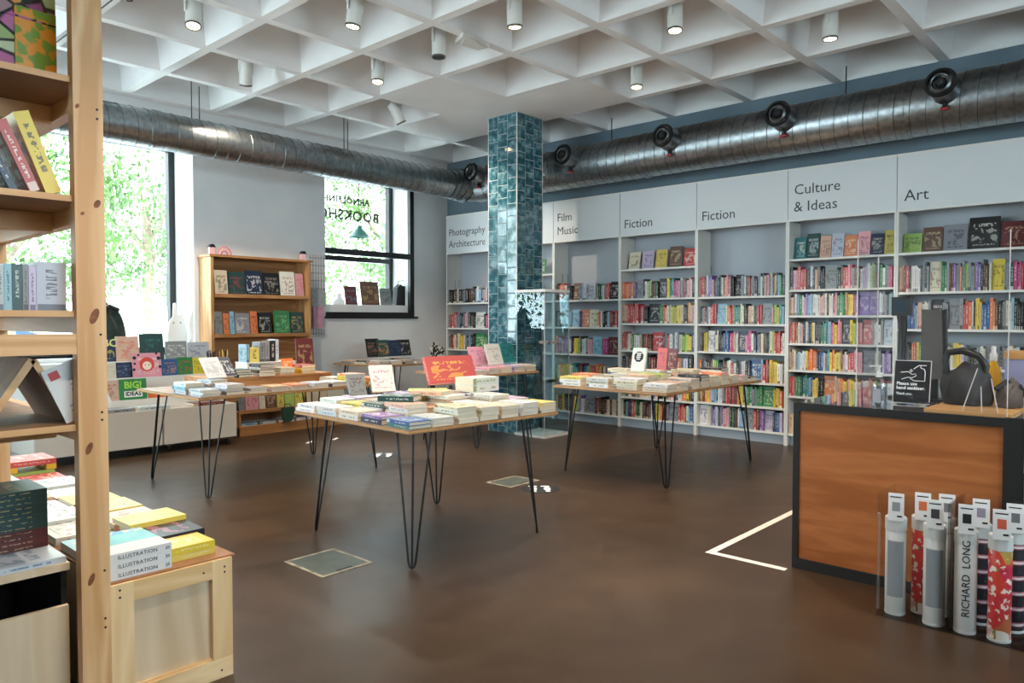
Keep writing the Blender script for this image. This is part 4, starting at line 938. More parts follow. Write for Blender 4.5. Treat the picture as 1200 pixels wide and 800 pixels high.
def floor_plate(cx, cy, lx, ly, rz, lab):
    p_ = thing('floor_plate', lab, 'floor hatch', (cx, cy, 0), rz)
    part('plate', MB().box(-lx / 2 + .02, -ly / 2 + .02, .0003, lx / 2 - .02, ly / 2 - .02, .002), noisy('plate_grey', '424842', '50554c', 12, .45), p_)
    for q in ((-lx / 2, -ly / 2, lx / 2, -ly / 2 + .02), (-lx / 2, ly / 2 - .02, lx / 2, ly / 2), (-lx / 2, -ly / 2 + .02, -lx / 2 + .02, ly / 2 - .02), (lx / 2 - .02, -ly / 2 + .02, lx / 2, ly / 2 - .02)):
        part('frame_strip', MB().box(q[0], q[1], .0003, q[2], q[3], .003), M['hatch'], p_)
    part('lift_slot', MB().box(-.05, -ly / 2 + .03, .002, .05, -ly / 2 + .045, .0026), M['blackm'], p_)
floor_plate(2.33, 3.50, .33, .38, 0, 'square metal floor hatch with pale edges before the near table')
floor_plate(4.54, 4.12, .36, .28, 0, 'square floor hatch beside the black sticker, right of near table')
for k, (u, v) in enumerate(((363, 518), (393, 514))):
    q = at(u, v, z=0); t = thing('tape_scrap', 'short white tape scrap on the floor, %s of two under the long table' % ('left', 'right')[k], 'tape', (q.x, q.y, 0), R(35)); part('tape_piece', MB().box(-.07, -.02, .0003, .07, .02, .0012), M['tape'], t)
# ================================================================== PINE SHELF UNIT IN THE FOREGROUND
un = thing('pine_shelf_unit', 'tall pine shelf unit in the left foreground', 'shelf unit', (0, 0, 0))
for x in (-.62, .818):
    for y in (2.63, 3.785):
        p_ = part('post', MB().box(0, 0, 0, .088, .045, 2.62), M['pine'], un, (x, y, 0))
        if x > 0 and y < 3:
            for kx, kz, ka, kb in ((.066, 1.725, .010, .014), (.022, 1.69, .006, .006), (.052, 1.36, .013, .026), (.03, .93, .010, .02), (.03, .50, .009, .02), (.012, 2.03, .006, .008)):
                part('knot', MB().prism([(kx + ka * math.cos(R(i * 30)) + .3 * kb * math.sin(R(i * 30)), kz + kb * math.sin(R(i * 30))) for i in range(12)], 'Y', -.0004, .001), noisy('knot_wood', '6a3418', '8f5528', 40, .6) if 'knot' not in M else M['knot'], p_)
            for z in (.33, .36, .52, 1.02, 1.045, 1.30, 2.0, 2.03): part('screw', MB().cyl((.07, -.0012, z), (.07, .001, z), .004, n=8), M['blackm'], p_)
SZ = (2.126, 1.747, 1.378, 1.01)
for z in SZ:
    part('shelf', MB().box(-.53, 2.655, z - .02, .862, 3.80, z), M['plyshelf'], un)
    part('shelf_lipping', MB().box(-.53, 2.650, z - .02, .817, 2.655, z), M['pinex'], un)
    part('side_rail', MB().box(.864, 2.676, z - .075, .904, 3.784, z), M['piney'], un)
    if z != 1.378: part('cross_rail', MB().box(-.53, 3.0, z - .085, .862, 3.04, z - .021), M['pinex'], un)
part('front_rail', MB().box(-.53, 2.632, 1.238, .8175, 2.66, 1.303), M['pinex'], un)
# patterned parcel on the top shelf
m, nt, b = nm('floral_wrap'); tc = N(nt, 'ShaderNodeTexCoord'); v = N(nt, 'ShaderNodeTexVoronoi'); v.inputs['Scale'].default_value = 17; nt.links.new(tc.outputs['Object'], v.inputs[0])
r = ramp(nt, [(0, '6a7a3a'), (.25, '9bb07a'), (.42, 'c9d0b8'), (.55, '7a3a5c'), (.72, 'b86a9a'), (.9, 'c08a2a')]); nt.links.new(v.outputs['Color'], r.inputs[0])
v2 = N(nt, 'ShaderNodeTexVoronoi'); v2.feature = 'DISTANCE_TO_EDGE'; v2.inputs['Scale'].default_value = 17; nt.links.new(tc.outputs['Object'], v2.inputs[0]); r2 = ramp(nt, [(.05, (.02, .02, .03)), (.1, (1, 1, 1))]); nt.links.new(v2.outputs[0], r2.inputs[0])
mx = N(nt, 'ShaderNodeMix', data_type='RGBA', blend_type='MULTIPLY'); mx.inputs[0].default_value = 1; nt.links.new(r.outputs[0], mx.inputs[6]); nt.links.new(r2.outputs[0], mx.inputs[7]); nt.links.new(mx.outputs[2], b.inputs['Base Color']); b.inputs['Roughness'].default_value = .15
M['floral'] = m
fp = thing('patterned_parcel', 'stack wrapped in glossy floral film on the top shelf', 'parcel', (.42, 2.76, SZ[0] + .0005), R(4))
part('parcel_body', MB().box(-.42, 0, 0, .40, .30, .30), M['floral'], fp)
part('film_fold', MB().tube([(-.42, -.002, .19), (0, -.006, .2), (.4, -.002, .188)], .004, 6), M['floral'], fp)
part('orange_spine', MB().box(.28, -.004, .004, .40, .0, .225), noisy('orange_floral', 'd08a24', '6a8a2a', 24, .2, lo=.47, hi=.53), fp)
def lean_x(x, y, z, t, d, h, code, deg, label):
    """standing book leaning sideways by deg, spine to the viewer"""
    a = R(deg); return book(t, d, h, code, (x, y, z + abs(math.sin(a)) * t / 2 + .0006), 0, 'stand', label, None, roll=a).name
Z2 = SZ[1] + .0005
lean_x(.62, 2.80, Z2, .026, .17, .20, 'k', -27, 'black book leaning on second shelf of the pine unit, leftmost')
lean_x(.675, 2.80, Z2, .02, .17, .21, 'n', -25, 'dark navy book leaning between black and red ones, pine unit')
lean_x(.725, 2.78, Z2, .03, .18, .225, 'r', -23, 'red book leaning on the second shelf of the pine unit')
lean_x(.782, 2.80, Z2, .045, .19, .26, 'y', -20, 'thick mustard yellow book leaning against the pine post')
Z3 = SZ[2] + .0005
xx = .815
for k, (t, c, h) in enumerate(((.085, 'q', .155), (.02, 'h', .14), (.016, 'x', .145), (.028, 'a', .145), (.02, 's', .145), (.016, 'q', .14), (.02, 's', .138), (.018, 'q', .135), (.022, 's', .14), (.02, 'x', .138), (.03, 'k', .14), (.03, 'x', .14))):
    book(t, .15, h, c, (xx - t / 2, 2.79, Z3), 0, 'stand', '%s volume, %s from the post on the pine unit third shelf' % (PAL[c][0], ORD[k]), 'grey-green volumes on the pine unit'); xx -= t + .0008
tf_ = thing('tent_display', 'brown wooden tent-shaped book display on the lower pine shelf', 'display stand', (.70, 2.80, SZ[3] + .0005))
part('left_board', MB().prism([(-.135, 0), (-.115, 0), (.018, .205), (.0, .215)], 'Y', -.10, .28), M['plyshelf'], tf_)
part('right_board', MB().prism([(.115, 0), (.135, 0), (.02, .213), (.006, .205)], 'Y', -.10, .28), M['plyshelf'], tf_)
part('edge_lipping', MB().prism([(-.137, 0), (-.113, 0), (.02, .207), (.0, .217)], 'Y', -.104, -.1), M['pinex'], tf_); part('edge_lipping', MB().prism([(.113, 0), (.137, 0), (.021, .215), (.004, .207)], 'Y', -.104, -.1), M['pinex'], tf_)
lo = thing('leaning_print', 'white printed sheet with red emblem leaning beside the tent display', 'print', (.800, 2.685, SZ[3] + .001))
sh = part('sheet', MB().box(0, -.002, 0, .15, .002, .185), M['signw'], lo, (0, 0, 0), (0, R(-23), 0)); part('emblem', MB().box(.015, -.0026, .145, .045, -.0021, .172), plain('emblem_red', 'c03a3a', .5), sh)
for k in range(7): part('print_line', MB().box(.03 if k > 4 else .06, -.0026, .125 - k * .016, .135, -.0021, .131 - k * .016), plain('print_grey', 'a8acb6', .6) if k == 0 else bpy.data.materials['print_grey'], sh)
# low platform and crate of flat books
pf = thing('low_platform', 'low plywood-fronted platform of flat books at the lower left', 'platform', (0, 0, 0))
part('board', MB().box(-.5, 2.72, .522, .812, 5.3, .546), M['ply'], pf)
part('front_panel', MB().box(-.5, 2.735, 0, .812, 2.753, .40), M['ply'], pf)
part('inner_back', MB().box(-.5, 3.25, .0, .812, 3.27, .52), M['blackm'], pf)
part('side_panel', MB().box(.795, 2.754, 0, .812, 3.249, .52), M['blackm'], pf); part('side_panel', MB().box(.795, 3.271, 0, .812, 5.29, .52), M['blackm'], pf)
ct = thing('pine_crate', 'low pale pine crate with framed front panel, lower left', 'crate', (0, 0, 0))
part('stile', MB().box(.915, 2.66, 0, .99, 2.682, .45), M['palepine'], ct); part('stile', MB().box(1.268, 2.66, .075, 1.345, 2.682, .45), M['palepine'], ct)
part('top_rail', MB().box(.99, 2.66, .383, 1.268, 2.682, .45), M['palepinex'], ct); part('bottom_rail', MB().box(.99, 2.66, 0, 1.345, 2.682, .075), M['palepinex'], ct)
part('panel', MB().box(.985, 2.683, .0, 1.335, 2.692, .445), M['ply'], ct)
part('panel_bead', MB().box(.99, 2.672, .0752, 1.268, 2.6825, .083), M['palepinex'], ct)
for x in (.915, 1.333): part('side_panel', MB().box(x, 2.693, 0, x + .012, 5.3, .45), M['ply'], ct)
part('lid', MB().box(.915, 2.672, .4505, 1.362, 5.32, .456), M['hardboard'], ct)
for x, z in ((.945, .43), (.945, .405), (1.315, .42), (1.315, .40), (1.235, .415), (1.30, .03)): part('screw', MB().cyl((x, 2.659, z), (x, 2.661, z), .004, n=8), M['blackm'], ct)
KZ = .4565
def flat(x0, x1, y0, y1, z, t, code, label, acc=None, hard=None, rz=0): return book(t, y1 - y0, x1 - x0, code, ((x0 + x1) / 2, (y0 + y1) / 2, z), rz, 'flat', label, 'books lying on the crate and platform', acc=acc, hard=hard)
for k in range(3):
    o = flat(.918, 1.132, 2.69, 2.975, KZ + k * .0305, .03, 'h', '%s of the three pale lilac books lettered ILLUSTRATION on the crate' % ('bottom', 'middle', 'top')[k], hard=False)
    o.data.materials[1] = M['signw']; o.data.materials[3] = M['signw']
    text('ILLUSTRATION', .019, M['text'], o, (-.075, -.1430, .009), (R(90), 0, 0), 'spine_lettering', sp=1.05); text('20', .016, M['text'], o, (.085, -.1430, .009), (R(90), 0, 0), 'spine_lettering')
    if k == 2:
        part('cover_art', MB().box(-.107, -.03, .0301, .107, .142, .0306), noisy('teal_cover', '2a8c94', '4aa6a0', 18, .35, lo=.4, hi=.6), o); part('cover_art', MB().box(-.107, .105, .0307, .107, .142, .031), noisy('blue_cover', '2f7fae', 'e2c23a', 30, .35, lo=.55, hi=.62), o)
        part('cover_band', MB().box(-.107, -.142, .0301, .107, -.03, .0304), M['signw'], o)
for k in range(2): flat(1.15, 1.315, 2.735, 2.885, KZ + k * .0255, .025, 'y', '%s bright yellow book of the pair at the crate corner' % ('lower', 'upper')[k], acc='f0e2a0')
flat(1.15, 1.345, 2.90, 3.06 + .16, KZ, .028, 'w', 'white book under the black and pink one on the crate')
flat(1.145, 1.35, 2.895, 3.225, KZ + .0285, .03, 'k', 'black book with pink and white title on the crate', acc='d86a9a')
flat(1.13, 1.355, 3.075, 3.25, KZ + .059, .02, 'y', 'yellow book lying on top of the black and pink one', acc='e8d84a', rz=R(2))
flat(.93, 1.125, 3.0, 3.22, KZ, .03, 's', 'light blue book behind the ILLUSTRATION stack on the crate', acc='e8c23a')
seq = [('c', 'e'), ('w', 'w'), ('w', 'y'), ('e', 'w'), ('x', 'w'), ('w', 'r'), ('q', 'l'), ('c', 'y')]
for j in range(8):
    y = 3.275 + j * .245
    for i in range(2):
        c = seq[j][i]; x0 = .93 + i * .215
        if j == 1 and i == 1: flat(1.15, 1.355, y, y + .225, KZ, .045, 'y', 'yellow book with blue corner, back from the black one on crate', acc='3a62a0'); continue
        flat(x0, x0 + .205, y, y + .225, KZ, .03 + .012 * ((j + i) % 2), c, '%s book, %s row back on the crate, %s side' % (PAL[c][0], ORD[j + 2], ('post', 'aisle')[i]))
rd = flat(1.12, 1.36, 4.75, 5.0, KZ + .075, .03, 'r', 'red book raised on yellow blocks at the far end of crate', acc='f6b0a0')
for k in range(2): part('yellow_block', MB().box(-.12 + .19 * k, -.125, -.03, -.07 + .19 * k, .125, -.001), plain('block_yellow', 'e0b020', .5), rd)
PZ = .5465
flat(.49, .805, 2.73, 2.93, PZ, .02, 'q', 'wide pale magazine with blue print band at the platform front', acc='4a7aa8')
flat(.12, .482, 2.73, 2.93, PZ, .02, 'w', 'white magazine left of the pale blue printed one, platform front', acc='c03a4a')
flat(.48, .805, 2.935, 3.19, PZ, .02, 'c', 'cream magazine under the tall stack on the platform', acc='6a9a3a')
z = PZ + .0205
for k, c in enumerate('ddddaaaaaaaa'):
    flat(.47, .80, 2.90, 3.12, z, .0165, c, '%s book, %s from the bottom of the tall platform stack' % (PAL[c][0], ORD[k]), acc='b0a070'); z += .0168
pl = ['e', 'x', 'w', 's', 'e', 'r', 'w', 'q', 'c', 't', 'w', 'e', 'q', 'w', 's', 'w']
for j in range(8):
    for i in range(2):
        c = pl[j * 2 + i]; y = 3.20 + j * .25
        flat(.34 + i * .225, .555 + i * .225, y, y + .235, PZ, .02 + .014 * ((i + j) % 3), c, '%s book, %s row back on the platform, %s column' % (PAL[c][0], ORD[j + 1], ('left', 'right')[i]))

# ================================================================== CHILDREN'S BOOK CARTS
for x0, x1, lb in ((2.0, 3.125, 'left white cart on casters below the tall window'), (3.135, 3.91, 'right white cart on casters beside the wooden bookcase')):
    c_ = thing('white_cart', lb, 'cart', (x0, 7.6, 0), 0, 'white carts under the tall window'); W = x1 - x0
    part('body', MB().box(0, 0, .085, W, .72, .445), M['cart'], c_); part('front_door', MB().box(.004, -.012, .088, W - .004, 0, .442), M['cart'], c_)
    for x in (.07, W - .07):
        for y in (.06, .66):
            k_ = part('caster', MB().box(-.02, -.02, .06, .02, .02, .084), M['chrome'], c_, (x, y, 0)); part('wheel', MB().cyl((-.012, .012, .033), (.012, .012, .033), .033, n=18), M['rubber'], k_, sm=True)
st = thing('stepped_display', 'white stepped stand of picture books on the carts', 'display stand', (2.1, 7.83, .4455))
zr1, zr2, zr3 = at(156, 468, y=7.86).z, at(175, 441, y=8.0).z, at(175, 422, y=8.14).z
part('step', MB().box(0, 0, 0, 1.78, .10, zr1 - .4455), M['white'], st); part('step', MB().box(0, .1, 0, 1.78, .24, zr2 - .4455), M['white'], st); part('step', MB().box(0, .24, 0, 1.78, .40, zr3 - .4455), M['white'], st)
G = 'picture books on the stepped stand'
r1 = [(120, 140, 448, 472, 'e', 'beige picture book with red lettering', 'b04a3a'), (174, 207, 439, 449, 'o', 'orange-red landscape book', '7a2a1a')]
for u0, u1, vt, vb, c, lb, ac in r1: face_y(u0, u1, vt, vb, 7.87, zr1, c, lb + ' on the lowest step, white stand', 6, group=G, acc=ac)
bi = face_y(140, 172, 444, 468, 7.86, zr1, 'g', 'green book titled BIG IDEAS on the lowest step', 6, group=G, acc='2f8a4a')
wI = bi.dimensions.x
text('BIG!', wI * .36, plain('title_lime', '9cd04a', .5), bi, (0, -.0075, bi.dimensions.z * .56), (R(90), 0, 0), bold=.003, align='CENTER')
part('title_plate', MB().box(-wI * .33, -.0085, bi.dimensions.z * .12, wI * .33, -.0072, bi.dimensions.z * .42), M['textw'], bi); text('IDEAS', wI * .22, M['textk'], bi, (0, -.009, bi.dimensions.z * .19), (R(90), 0, 0), bold=.002, align='CENTER')
for u0, u1, vt, vb, c, lb, ac in [(119, 136, 424, 442, 'c', 'cream picture book', 'a0a8a0'), (136, 155, 424, 442, 'n', 'navy blue picture book', '5a7ab8'), (190, 208, 421, 440, 'b', 'blue picture book with orange lion', 'e8962a'),
                                  (208, 226, 420, 440, 'g', 'green picture book with red figure', 'c8502a'), (226, 241, 421, 440, 'y', 'yellow picture book', '5a9a3a'), (242, 258, 423, 440, 'q', 'pale lilac picture book', '8a92b0')]:
    face_y(u0, u1, vt, vb, 8.0, zr2, c, lb + ' on the middle step, white stand', 6, group=G, acc=ac)
pk = face_y(156, 189, 415, 443, 7.95, zr2 - .0, 'p', 'pink spotted picture book with red-haired girl on middle step', 8, group=G, acc='f6e6e0')
pw, pht = .15, pk.dimensions.z
for a_, q_, rr in ((-.12, .2, .018), (-.13, .08, .014), (.12, .19, .02), (.13, .1, .015), (-.08, .23, .012), (.1, .24, .012), (-.12, .14, .012)): part('spot', MB().cyl((a_, -.0085, q_), (a_, -.0072, q_), rr, n=14), M['textk'], pk)
part('hair', MB().cyl((0, -.0085, .13), (0, -.0072, .13), .075, n=24), plain('hair_red', 'd0493a', .5), pk); part('face', MB().cyl((0, -.0095, .115), (0, -.0086, .115), .045, n=20), plain('face_pale', 'f0d8c8', .5), pk)
for a_ in (-.018, .018): part('eye', MB().cyl((a_, -.0102, .125), (a_, -.0096, .125), .006, n=10), M['textk'], pk)
ab = face_y(113, 136, 397, 424, 8.14, zr3, 'n', 'navy alphabet picture book lettered ABC on the top step', 6, group=G, acc='d8c83a'); text('ABC', .11, plain('title_yellow', 'd6dc8a', .5), ab, (0, -.0075, ab.dimensions.z * .66), (R(90), 0, 0), bold=.002, align='CENTER')
for u0, u1, vt, vb, c, lb, ac in [(136, 163, 395, 424, 'e', 'peach picture book with coral shape', 'e8624a'), (164, 192, 389, 420, 'a', 'teal cloth-bound picture book', '3a8a80'), (194, 219, 400, 421, 'x', 'brown and white animal picture book', 'e8e0d4'), (220, 245, 399, 418, 'q', 'grey-blue dinosaur picture book', '5a7a88')]:
    face_y(u0, u1, vt, vb, 8.14, zr3, c, lb + ' on the top step, white stand', 6, group=G, acc=ac)
for k, c in enumerate('xq'): flat_ = book(.035, .19, .30, c, (2.72 + k * .34, 7.70, .446), 0, 'flat', '%s magazine pile lying on the cart front' % ('grey', 'white')[k])
book(.03, .19, .34, 'd', (3.62, 7.70, .446), 0, 'flat', 'dark red folder lying on the right cart')
# white animal cut-outs in the window reveal
def cutout(u, v, y, pts, lab, s=1.0, mat=None):
    q = at(u, v, y=y); t = thing('animal_cutout', lab, 'cut-out', (q.x, y, .9505)); part('board', MB().prism([(a * s, b * s) for a, b in pts], 'Y', -.006, .006), mat or M['white'], t); part('stand', MB().box(-.06, -.04, -.0, .06, .04, .008), M['white'], t); return t
bun = [(-.14, 0), (.14, 0), (.15, .3), (.12, .46), (.10, .55), (.10, .74), (.06, .76), (.04, .58), (-.01, .58), (-.02, .76), (-.06, .75), (-.07, .55), (-.13, .46), (-.15, .25)]
t_ = cutout(208, 390, 8.72, bun, 'white long-eared animal cut-out in the window reveal', .78)
for a_ in (-.045, .035): part('eye', MB().cyl((a_, -.008, .36), (a_, -.0062, .36), .008, n=10), M['blackm'], t_)
wav = [(-.09, 0), (.11, 0), (.12, .25), (.07, .42), (.05, .52), (.10, .66), (.09, .74), (.04, .66), (-.02, .52), (-.03, .40), (.0, .25), (-.06, .12)]
cutout(224, 390, 8.60, wav, 'white wavy-edged cut-out beside the long-eared one', .82)
jk = thing('dark_jacket', 'dark green jacket heaped on the window sill behind the picture books', 'jacket', (at(124, 390, y=8.72).x, 8.72, .9505))
bm = bmesh.new(); bmesh.ops.create_icosphere(bm, subdivisions=4, radius=1)
for v in bm.verts:
    x, y, z = v.co; k = 1 + .07 * math.sin(7 * x + 3 * z) + .05 * math.cos(9 * y + 4 * z)
    v.co = Vector((x * .19 * k * (1 - .15 * z), y * .13 * k, max(0, (z + .35) * .43 * k)))
me = bpy.data.meshes.new('cloth'); bm.to_mesh(me); bm.free(); me.materials.append(noisy('dark_green_cloth', '14201c', '22332c', 14, .9)); smooth(link('cloth', me, jk), 80)
part('collar', MB().tube([(-.1, -.09, .5), (0, -.12, .54), (.1, -.09, .5)], .025, 8), M['blackm'], jk, sm=True)

# ================================================================== WOODEN BOOKCASE ON THE WINDOW WALL
BX0, BX1, BY = 3.955, 5.26, 8.28
bc = thing('wooden_bookcase', 'tall wooden bookcase of face-out books against the window wall', 'bookcase', (0, 0, 0))
for x in (BX0, BX1 - .035): part('upright', MB().box(x, BY - .03, 0, x + .035, YW - .003, 2.07), M['orangewoodz'], bc)
part('top_board', MB().box(BX0 - .02, BY - .05, 2.07, BX1 + .02, YW - .003, 2.095), M['orangewood'], bc)
part('back_board', MB().box(BX0 + .035, YW - .015, .1, BX1 - .035, YW - .003, 2.07), M['orangewood'], bc)
for z in (1.625, 1.16, .76, .40): part('shelf', MB().box(BX0 + .036, BY - .03, z - .022, BX1 - .036, YW - .016, z), M['orangewood'], bc); part('shelf_lip', MB().box(BX0 + .036, BY - .045, z - .022, BX1 - .036, BY - .031, z + .02), M['orangewood'], bc)
G = 'face-out books on the wooden bookcase'
for vt, vb, z, row, L_ in ((316, 346, 1.626, 'upper', [(252, 267, 'c', 'cream', '1c1a18'), (268, 287, 'a', 'dark teal', 'b03030'), (288, 308, 'n', 'navy', 'e8e8e8'), (309, 328, 'k', 'black', 'b8b0a8'), (329, 346, 'w', 'white and red', 'c02838'), (347, 356, 'p', 'pink', 'd84a68')]),
                           (363, 391, 1.161, 'middle', [(252, 261, 'x', 'mottled grey', '5a4a3a'), (262, 269, 'o', 'orange', '3a4a5a'), (270, 275, 's', 'blue-grey', '3a3a3a'), (276, 293, 'x', 'pale grey', 'd8d4d0'), (294, 302, 'o', 'amber', '3a2418'), (303, 319, 'k', 'black', 'c8c8c0'), (322, 340, 'g', 'green', '9acc8a'), (341, 356, 'a', 'dark green', 'c8a860')])):
    for k, (u0, u1, c, cn_, ac) in enumerate(L_): face_y(u0, u1, vt + (2 if k % 2 else 0), vb, BY + .03, z, c, '%s book, %s along the %s shelf of the wooden bookcase' % (cn_, ORD[k], row), 7, group=G, acc=ac)
for u, c, lb in ((248, 'e8b0b0', 'small pink house ornament with black roof, left on bookcase top'), (355, 'e8b8b8', 'small pink house ornament with black roof, right on bookcase top')):
    q = at(u, 298, y=8.33); t = thing('ornament_house', lb, 'ornament', (q.x, 8.33, 2.0955)); part('house', MB().box(-.03, -.02, 0, .03, .02, .085), plain('pinkhouse' + c, c, .5), t); part('roof', MB().prism([(-.042, .0855), (.042, .0855), (.015, .12), (-.015, .12)], 'Y', -.028, .028), M['black'], t)
q = at(263, 298, y=8.33); t = thing('rainbow_ornament', 'pink arched rainbow ornament on the bookcase top', 'ornament', (q.x, 8.33, 2.0955))
for k in range(3): part('arch', MB().tube([((.085 - .024 * k) * math.cos(R(a)), 0, .004 + (.095 - .024 * k) * math.sin(R(a))) for a in range(0, 181, 15)], .010, 8), plain('arch%d' % k, ('d8909a', 'e8c0b8', 'c87a8a')[k], .5), t, sm=True)
# low bench in front of it
LX0, LX1, LY = 4.17, 5.62, 8.02
be = thing('wooden_bench', 'low wooden bench shelf of books before the bookcase', 'bench', (0, 0, 0))
part('base_board', MB().box(LX0, LY, 0, LX1, LY + .018, .105), M['orangewood'], be); part('base_shelf', MB().box(LX0, LY + .018, .085, LX1, 8.225, .105), M['orangewood'], be)
part('shelf', MB().box(LX0, LY + .03, .255, LX1, 8.225, .275), M['orangewood'], be); part('shelf_lip', MB().box(LX0, LY + .016, .255, LX1, LY + .03, .295), M['orangewood'], be)
for x in (LX0, LX1 - .02): part('end_panel', MB().box(x, LY + .018, .105, x + .02, 8.225, .255), M['orangewood'], be)
G = 'face-out books on the bench'
for k, (u0, u1, c, ac) in enumerate([(280, 287, 'x', '3a3a3a'), (288, 303, 'p', 'c02838'), (304, 311, 'c', 'a08a6a'), (312, 324, 'z', 'd8a060'), (325, 333, 'y', '4a5a1a'), (334, 345, 'l', 'd8c020'), (346, 357, 'y', '2a2a1a'), (360, 383, 'e', 'c8b498'), (384, 404, 'c', 'd8c8b0')]):
    face_y(u0, u1, 461, 484, 8.09, .276, c, '%s book, %s from left on the low bench' % (PAL[c][0], ORD[k]), 6, group=G, acc=ac)
for k, c in enumerate('sqwwc'): book(.03, .1, .2, c, (4.32 + k * .24, 8.13, .106), 0, 'flat', '%s magazine, %s from left, under the low bench shelf' % (PAL[c][0], ORD[k]), 'magazines under the bench')
gb = thing('green_bag', 'small dark green cloth bag hanging from the bench shelf', 'bag', (at(337, 482, y=8.0).x, 7.995, .12)); part('bag_body', MB().prism([(-.08, .17), (.08, .17), (.065, .02), (.03, 0), (-.04, .0), (-.07, .03)], 'Y', -.018, .018), noisy('bag_green', '1c3a2c', '264a38', 16, .9), gb)
part('handle', MB().tube([(-.05, 0, .17), (-.03, .0, .21), (.03, 0, .21), (.05, 0, .17)], .005, 6), M['blackm'], gb)
# wire grid with cards
wg = thing('wire_grid', 'hanging wire grid rack between the bookcase and small window', 'wire rack', (at(372, 330, y=8.5).x, 8.505, 1.10))
for k in range(6): part('wire', MB().cyl((-.10 + .04 * k, 0, .02), (-.10 + .04 * k, 0, 1.10), .003, n=6), M['seam'], wg)
for k in range(11): part('wire', MB().cyl((-.115, .006, .06 + .10 * k), (.115, .006, .06 + .10 * k), .003, n=6), M['seam'], wg)
part('grey_pouch', MB().box(-.11, -.03, .42, .11, -.005, .66), noisy('pouch_grey', '8f9496', 'a4a8a8', 30, .6), wg); part('pink_card', MB().box(-.09, -.045, .13, .07, -.03, .42), noisy('card_pink', 'c99aa8', 'b0849a', 12, .6), wg)

# ================================================================== IN AND BEYOND THE SMALL WINDOW
for u0, u1, vt, vb, c, ac, lb in ((405, 419, 332, 354, 'd', '5a8a9a', 'red and blue book on the small window sill, left'), (424, 445, 326, 354, 'z', 'c8a86a', 'tall brown patterned book on the small window sill, centre'), (446, 459, 334, 354, 'x', '3a4a4a', 'grey-green book on the small window sill, right')):
    face_y(u0, u1, vt, vb, 8.80, 1.5555, c, lb, 10, acc=ac, group='books on the small window sill')
bk = thing('black_tote', 'black tote bag on the small window sill at the right', 'bag', (at(474, 350, y=8.78).x - .075, 8.80, 1.5555))
part('bag_body', MB().prism([(-.11, 0), (.11, 0), (.13, .26), (.10, .33), (.04, .28), (-.02, .32), (-.08, .27)], 'Y', -.05, .05), M['blackm'], bk); part('handle', MB().tube([(-.05, 0, .29), (-.02, 0, .37), (.06, 0, .38), (.1, 0, .31)], .008, 8), M['blackm'], bk)
pg = thing('paper_figure', 'small pale paper figure on the small window sill', 'ornament', (at(397, 350, y=8.80).x, 8.80, 1.5555)); part('figure', MB().prism([(-.1, 0), (.1, 0), (.09, .06), (.05, .09), (.05, .15), (.02, .17), (-.03, .14), (-.04, .08), (-.09, .05)], 'Y', -.01, .01), M['reveal'], pg); part('figure_base', MB().box(-.1, -.03, -.0, .1, .03, .006), M['reveal'], pg)
pd = thing('pendant_lamp', 'green cone pendant lamp hanging in the small window', 'lamp', (at(421, 280, y=8.85).x, 8.85, at(421, 278, y=8.85).z))
part('shade', MB().lathe([(.165, 0), (.035, .14), (.02, .17), (.018, .17), (.03, .135), (.158, .0)], 28, ring=True), plain('shade_green', '3f7f70', .4), pd, sm=True); part('cord', MB().cyl((0, 0, .17), (0, 0, 3.415 - at(421, 278, y=8.85).z), .004, n=6), M['blackm'], pd); part('bulb', MB().lathe([(.005, .02), (.03, .05), (.02, .1), (.01, .12)], 14), M['white'], pd, sm=True)
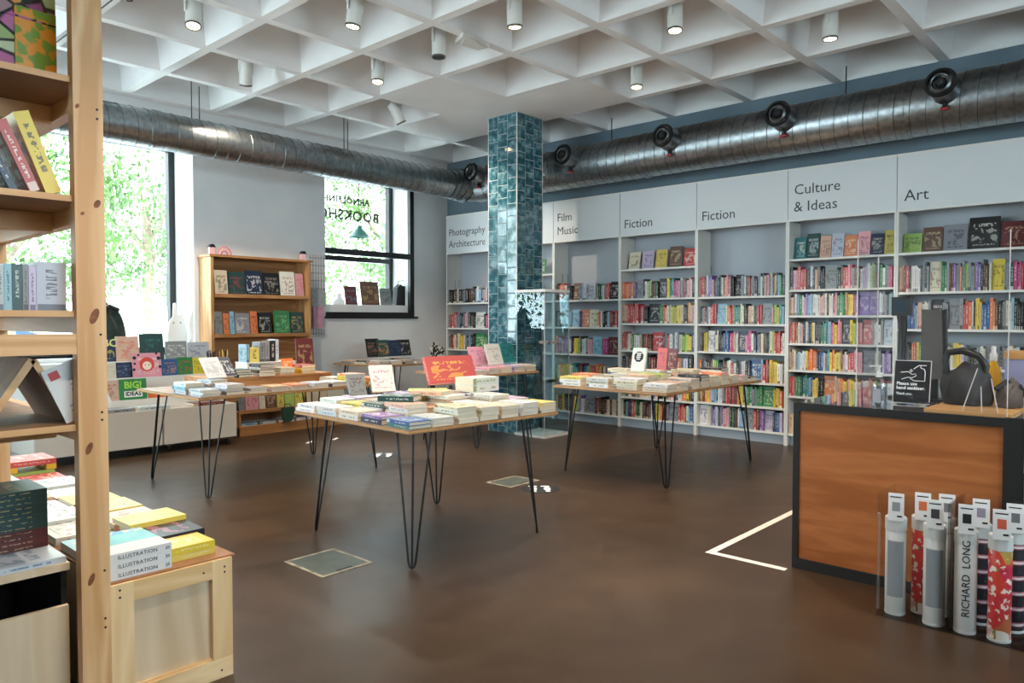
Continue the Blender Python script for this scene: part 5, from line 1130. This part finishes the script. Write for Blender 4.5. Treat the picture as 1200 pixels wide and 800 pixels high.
# street outside
struct('pavement', MB().box(-30, YW + WT + .01, -.25, 45, 60, -.15), M['pave'], 'pale pavement outside the windows', 'pavement')
def tree(x, y, h, rx, rzz, n, lab, seed, size=.15):
    r_ = random.Random(seed); t = thing('street_tree', lab, 'tree', (x, y, -.15), 0, 'trees outside the windows')
    part('trunk', MB().tube([(0, 0, 0), (.05, .02, h * .3), (-.03, .05, h * .55), (.1, 0, h * .8)], [.2, .16, .12, .05], 10), M['bark'], t, sm=True)
    for k in range(6):
        a = k * 1.05; part('branch', MB().tube([(0, 0, h * .35 + .12 * k), (math.cos(a) * rx * .4, math.sin(a) * rx * .4, h * .5 + .15 * k), (math.cos(a) * rx * .75, math.sin(a) * rx * .75, h * .6 + .2 * k)], [.07, .05, .02], 6), M['bark'], t)
    vs = []; fs = []
    clumps = [(r_.uniform(-1, 1), r_.uniform(-1, 1), r_.uniform(-1, 1)) for _ in range(60)]
    for k in range(n):
        c = clumps[k % 60]; q = Vector((c[0] * rx + r_.gauss(0, .28), c[1] * rx * .8 + r_.gauss(0, .28), h * .62 + c[2] * rzz + r_.gauss(0, .28)))
        e = Euler((r_.uniform(0, 6.3), r_.uniform(0, 6.3), r_.uniform(0, 6.3))).to_matrix(); s = size * r_.uniform(.6, 1.2); o = len(vs)
        for a_, b_ in ((-.5, 0), (0, -.28), (.5, 0), (0, .28)): vs.append(q + e @ Vector((a_ * s, b_ * s, 0)))
        fs.append((o, o + 1, o + 2, o + 3))
    me = bpy.data.meshes.new('crown'); me.from_pydata(vs, [], fs); me.materials.append(M['leaf']); o = link('crown', me, t); o['kind'] = 'stuff'
tree(3.9, 16.6, 7.3, 2.0, 2.6, 9000, 'leafy tree seen through the tall window', 3)
tree(9.3, 23.5, 9.0, 2.6, 3.2, 9000, 'leafy tree between the two window views', 4)
tree(12.7, 15.6, 7.4, 2.0, 2.7, 9000, 'leafy tree seen through the small window', 5)
tree(-.6, 13.2, 6.4, 1.9, 2.4, 3500, 'leafy tree behind the pine shelf unit', 6)
vn = thing('parked_van', 'pale blue van parked outside the tall window', 'van', (3.6, 22.6, -.15))
part('body', MB().prism([(-2.3, .35), (2.3, .35), (2.3, 1.1), (1.75, 1.3), (1.2, 2.0), (-2.2, 2.05), (-2.3, 1.9)], 'Y', -.95, .95), M['vanblue'], vn)
for a_, b_ in ((-2.1, -.9), (-.8, .35), (.45, 1.25)): part('side_window', MB().prism([(a_, 1.25), (b_, 1.25), (b_ - (.1 if b_ > 1 else 0), 1.85), (a_, 1.85)], 'Y', -.965, -.951), M['vandark'], vn)
for x in (-1.5, 1.5): part('wheel', MB().cyl((x, -.98, .35), (x, -.7, .35), .35, n=20), M['rubber'], vn)
gw = thing('garden_wall', 'low pale wall along the street outside the tall window', 'wall', (4, 13.2, -.15)); part('wall_body', MB().box(-7, -.15, 0, 9, .15, .95), M['facade'], gw); part('coping', MB().box(-7.05, -.2, .951, 9.05, .2, 1.03), M['pave'], gw)
fb = thing('street_building', 'pale building across the street behind the trees', 'building', (9, 34, -.15)); part('wall', MB().box(-22, 0, 0, 24, 4, 9), M['facade'], fb)
for i in range(7):
    for j in range(2): wi = part('window', MB().box(-.9, -.06, 0, .9, -.001, 1.7), M['white'], fb, (-18 + i * 6, 0, 2 + j * 3.4)); part('pane', MB().box(-.8, -.07, .1, .8, -.061, 1.6), M['vandark'], wi)
dup = [k for k, v in USED.items() if v > 1]
print('DUPLICATE LABELS', dup[:20])
